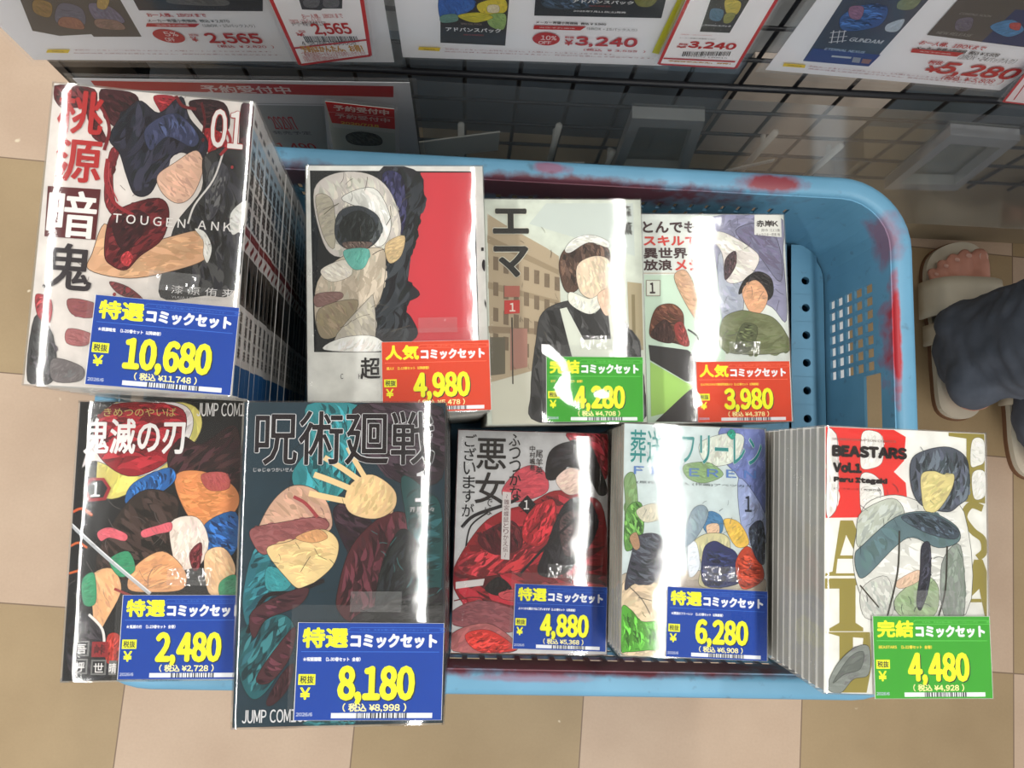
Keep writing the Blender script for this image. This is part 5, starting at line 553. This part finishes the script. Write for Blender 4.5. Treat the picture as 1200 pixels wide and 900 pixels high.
    t = MB(MM); vs = []; nx, ny = 10, 5
    for j in range(ny+1):
        for i in range(nx+1): vs.append((-12+28*i/nx, h/2+6+11*j/ny, 1.1+rnd.uniform(-.12, .12)))
    t.add(vs, [(j*(nx+1)+i, j*(nx+1)+i+1, (j+1)*(nx+1)+i+1, (j+1)*(nx+1)+i) for j in range(ny) for i in range(nx)], film(.25, 90, .08, 1.8, .05), True)
    t.build('tape', o)
for S in SETS:
    root = tag(empty('comic_stack', S['base'], S['rot']), S['label'], 'comic stack', 'wrapped comic stacks standing in the basket')
    th = S['T']*1000/S['n']; vb = volume_mesh(S, th); vm = vb.mesh('comic_volume'); rnd = random.Random(S['n'])
    for i in range(S['n']):
        v = bpy.data.objects.new('comic_volume', vm); COL.objects.link(v); v.parent = root
        top = i == S['n']-1
        v.location = (0 if top else rnd.uniform(-.0006, .0002), 0 if top else rnd.uniform(-.0005, .0005), i*th/1000)
    cover(S, v, th/1000)
    wrap(S, root); price_card(S, root)
# ---------------------------------------------------------------- pale sheet on the floor, seen through the basket holes
b = MB(); b.box(-.025, .025, -.13, .13, 0, .004, mat((226, 230, 232), .6)); o = b.build('paper_strip', None, (.53, .20, 0)); tag(o, 'pale strip on the floor seen through holes of the basket wall', 'paper')
# ---------------------------------------------------------------- person standing at the rack (mostly beyond the right edge of the frame)
def union(name, parts, m, parent, voxel=.005, sm=4):
    """one continuous surface grown from tapered rounded segments"""
    bm = bmesh.new()
    for seg in parts:
        a, ra, c, rb = Vector(seg[0]), seg[1], Vector(seg[2]), seg[3]; n = max(2, int((c-a).length/(min(ra, rb)*.45))+1)
        for i in range(n+1):
            t = i/n; r = ra+(rb-ra)*t; sc = seg[4] if len(seg) > 4 else (1, 1, 1)
            bmesh.ops.create_icosphere(bm, subdivisions=2, radius=r, matrix=Matrix.Translation(a.lerp(c, t)) @ Matrix.Diagonal((*sc, 1)))
    me = bpy.data.meshes.new(name); bm.to_mesh(me); bm.free(); me.materials.append(m)
    o = bpy.data.objects.new(name, me); COL.objects.link(o); o.parent = parent
    mod(o, 'REMESH', mode='VOXEL', voxel_size=voxel, use_smooth_shade=True); mod(o, 'SMOOTH', factor=.5, iterations=sm); return o
PX, PY = .77, .15
per = tag(empty('person', (PX, PY, 0)), 'person in dark blue jeans and cream sandals standing right of the basket', 'person')
def Q(x, y, z): return (x-PX, y-PY, z)
skin = mat((196, 140, 122), .5, .08, 40); denim = mat((84, 89, 99), .85, .35, 45, .15); cream = mat((190, 181, 162), .6, .06, 60)
LF = .712; RF = .822
def foot(cx, hy, inward):
    s = []
    s += [(Q(cx, hy+.03, .045), .028, Q(cx+.004*inward, hy+.16, .042), .030, (1.1, 1, .9)), (Q(cx-.014*inward, hy+.15, .036), .022, Q(cx-.020*inward, hy+.185, .030), .019)]
    s += [(Q(cx+.014*inward, hy+.15, .036), .023, Q(cx+.018*inward, hy+.190, .031), .019), (Q(cx, hy+.045, .05), .030, Q(cx, hy+.06, .12), .034)]
    for dx, tip, r in ((.030, .240, .0125), (.0075, .240, .0086), (-.0105, .233, .0081), (-.0275, .223, .0076), (-.0425, .210, .0070)):
        s.append((Q(cx+dx*inward*.86, hy+.172, .034), r, Q(cx+dx*inward, hy+tip-r*1.7, .030), r*.95)); s.append((Q(cx+dx*inward, hy+tip-r*1.7, .030), r*.95, Q(cx+dx*inward, hy+tip-r*.5, .027), r*1.02, (1, 1, .85)))
    return s
body = foot(LF, .113, 1)+foot(RF, .030, -1)
body += [(Q(LF, .175, .11), .034, Q(LF+.01, .165, .30), .052), (Q(LF+.01, .165, .30), .052, Q(LF+.015, .175, .46), .050), (Q(LF+.015, .175, .46), .052, Q(.735, .15, .80), .078),
         (Q(RF, .09, .11), .034, Q(RF, .085, .30), .052), (Q(RF, .085, .30), .052, Q(RF, .10, .46), .050), (Q(RF, .10, .46), .052, Q(.825, .13, .80), .078),
         (Q(.745, .14, .86), .095, Q(.815, .14, .86), .095), (Q(.78, .14, .88), .105, Q(.78, .13, 1.05), .095, (1.25, .9, 1)), (Q(.78, .13, 1.05), .095, Q(.78, .13, 1.26), .105, (1.35, .85, 1)),
         (Q(.64, .13, 1.31), .045, Q(.92, .13, 1.31), .045), (Q(.78, .13, 1.33), .05, Q(.78, .14, 1.42), .046), (Q(.78, .15, 1.53), .075, Q(.78, .145, 1.545), .078, (.95, 1.1, 1.15)), (Q(.78, .185, 1.465), .042, Q(.78, .17, 1.48), .048),
         (Q(.78, .233, 1.50), .010, Q(.78, .226, 1.525), .008), (Q(.704, .15, 1.51), .012, Q(.704, .15, 1.525), .013, (.5, 1, 1.3)), (Q(.856, .15, 1.51), .012, Q(.856, .15, 1.525), .013, (.5, 1, 1.3))]
for sx, hx_ in ((-1, .625), (1, .935)):
    body += [(Q(hx_, .13, 1.30), .045, Q(hx_+.02*sx, .12, 1.05), .036), (Q(hx_+.02*sx, .12, 1.05), .035, Q(hx_+.02*sx, .16, .82), .024), (Q(hx_+.02*sx, .165, .80), .026, Q(hx_+.02*sx, .175, .755), .027, (.55, 1, 1))]
    for k in range(4): body.append((Q(hx_+.02*sx, .150+.016*k, .745), .0085, Q(hx_+.017*sx, .154+.016*k, .685+.006*abs(k-1.6)), .0075))
    body.append((Q(hx_+.018*sx, .195, .775), .010, Q(hx_+.01*sx, .218, .725), .0085))
union('body', body, skin, per, .0034, 2)
jeans = [(Q(LF-.002, .200, .062), .060, Q(LF+.004, .195, .30), .076, (1, 1.22, 1)), (Q(LF+.004, .195, .30), .076, Q(.735, .16, .80), .095, (1, 1.1, 1)), (Q(RF, .112, .062), .060, Q(RF, .11, .30), .074, (1, 1.15, 1)), (Q(RF, .11, .30), .074, Q(.825, .14, .80), .095, (1, 1.1, 1)),
         (Q(.745, .14, .86), .108, Q(.815, .14, .86), .108), (Q(.78, .14, .90), .112, Q(.78, .14, .98), .108, (1.3, .95, 1)),
         (Q(LF-.03, .150, .10), .040, Q(LF+.04, .255, .13), .042), (Q(LF-.035, .235, .075), .034, Q(LF+.03, .165, .22), .05)]
jo = union('jeans', jeans, denim, per, .006, 3)
tx_ = bpy.data.textures.new('cloth_folds', 'CLOUDS'); tx_.noise_scale = .07; tx_.noise_depth = 2
mod(jo, 'DISPLACE', texture=tx_, strength=.022, mid_level=.55)
union('shirt', [(Q(.78, .14, .95), .115, Q(.78, .13, 1.10), .108, (1.3, .95, 1)), (Q(.78, .13, 1.10), .108, Q(.78, .13, 1.27), .112, (1.42, .9, 1)), (Q(.63, .13, 1.30), .058, Q(.93, .13, 1.30), .058), (Q(.625, .13, 1.30), .058, Q(.61, .125, 1.12), .052), (Q(.935, .13, 1.30), .058, Q(.95, .125, 1.12), .052)], mat((120, 126, 132), .8), per, .008)
union('hair', [(Q(.78, .130, 1.57), .080, Q(.78, .105, 1.50), .078, (1.02, 1, 1.05)), (Q(.78, .09, 1.50), .07, Q(.78, .085, 1.42), .06, (1.15, .7, 1)), (Q(.74, .20, 1.60), .03, Q(.82, .20, 1.60), .03)], mat((38, 32, 30), .6), per, .007)
for dx in (-.028, .028):
    b = MB(); b.M = Matrix.Translation(Q(.78+dx, .2275, 1.533)); b.tube((0, 0, 0), (0, .006, 0), .011, mat((236, 236, 234), .3), 14); b.tube((0, .006, 0), (0, .0068, 0), .006, mat((44, 32, 28), .3), 12); b.build('eye', per)
b = MB(); b.M = Matrix.Translation(Q(.78, .222, 1.465)); b.tube((-.02, 0, 0), (.02, 0, 0), .005, mat((168, 92, 88), .5), 10); b.build('mouth', per)
for cx, hy, inw in ((LF, .113, 1), (RF, .030, -1)):
    out = [(-.030, 0.006), (-.036, .06), (-.038, .12), (-.046, .18), (-.044, .222), (-.026, .247), (.010, .260), (.038, .252), (.047, .222), (.046, .17), (.038, .10), (.036, .04), (.026, .004), (0, -.008)]
    pts = smooth([(x*inw, y) for x, y in out], 6); n = len(pts)
    b = MB(); b.M = Matrix.Translation(Q(cx, hy, 0)); brown = mat((112, 78, 54), .7)
    if inw < 0: pts = pts[::-1]
    for z0, z1, g, mm_ in ((0, .008, 1.0, brown), (.008, .017, .985, cream)):
        b.add([(x*g, .125+(y-.125)*g, z0) for x, y in pts]+[(x*g, .125+(y-.125)*g, z1) for x, y in pts], [(k, (k+1) % n, n+(k+1) % n, n+k) for k in range(n)]+[tuple(range(n))[::-1], tuple(range(n, 2*n))], mm_)
    so = b.build('sandal_sole', per)
    # wide strap over the forefoot and one at the ankle
    for y0, y1, hgt, wd in ((.138, .192, .069, .052), (.098, .128, .088, .047)):
        b = MB(); b.M = Matrix.Translation(Q(cx, hy, 0)); K = 18; J = 4; vs = []
        for j in range(J+1):
            for k in range(K+1):
                a = math.pi*k/K; t = j/J; hh = hgt-.010*t
                vs.append((wd*math.copysign(abs(math.cos(a))**.6, math.cos(a)), y0+(y1-y0)*t+.004*math.sin(a)*inw*0, .012+(hh-.012)*math.sin(a)**.7))
        b.add(vs, [(j*(K+1)+k, j*(K+1)+k+1, (j+1)*(K+1)+k+1, (j+1)*(K+1)+k) for j in range(J) for k in range(K)], cream, True)
        st = b.build('strap', per); mod(st, 'SOLIDIFY', thickness=.004, offset=-1)
        b = MB(); b.M = Matrix.Translation(Q(cx+.022*inw, hy+(y0+y1)/2, hgt-.006))
        ring_ = [(.011*math.cos(2*math.pi*i/16), .009*math.sin(2*math.pi*i/16)) for i in range(16)]
        for i in range(16):
            p, q = ring_[i], ring_[(i+1) % 16]; b.tube((p[0], p[1], 0), (q[0], q[1], 0), .0016, mat((150, 148, 140), .3, .05, 60, .5, 1), 6)
        b.build('buckle', st)
    b = MB(); b.M = Matrix.Translation(Q(cx, hy, 0)); nails = ((.030, .240, .0072), (.0075, .240, .0044), (-.0105, .233, .0040), (-.0275, .223, .0036), (-.0425, .210, .003))
    for dx, tip, r in nails:
        vs = [(dx*inw, tip-.010, .0405)]; K = 12
        vs = [(dx*inw+r*math.cos(2*math.pi*i/K), tip-.009+r*.9*math.sin(2*math.pi*i/K), .0385-.0015*(math.cos(2*math.pi*i/K)**2)-(.003 if math.sin(2*math.pi*i/K) > .5 else 0)) for i in range(K)]
        b.add(vs, [tuple(range(K))], mat((206, 164, 150), .35))
    b.build('toenails', per)
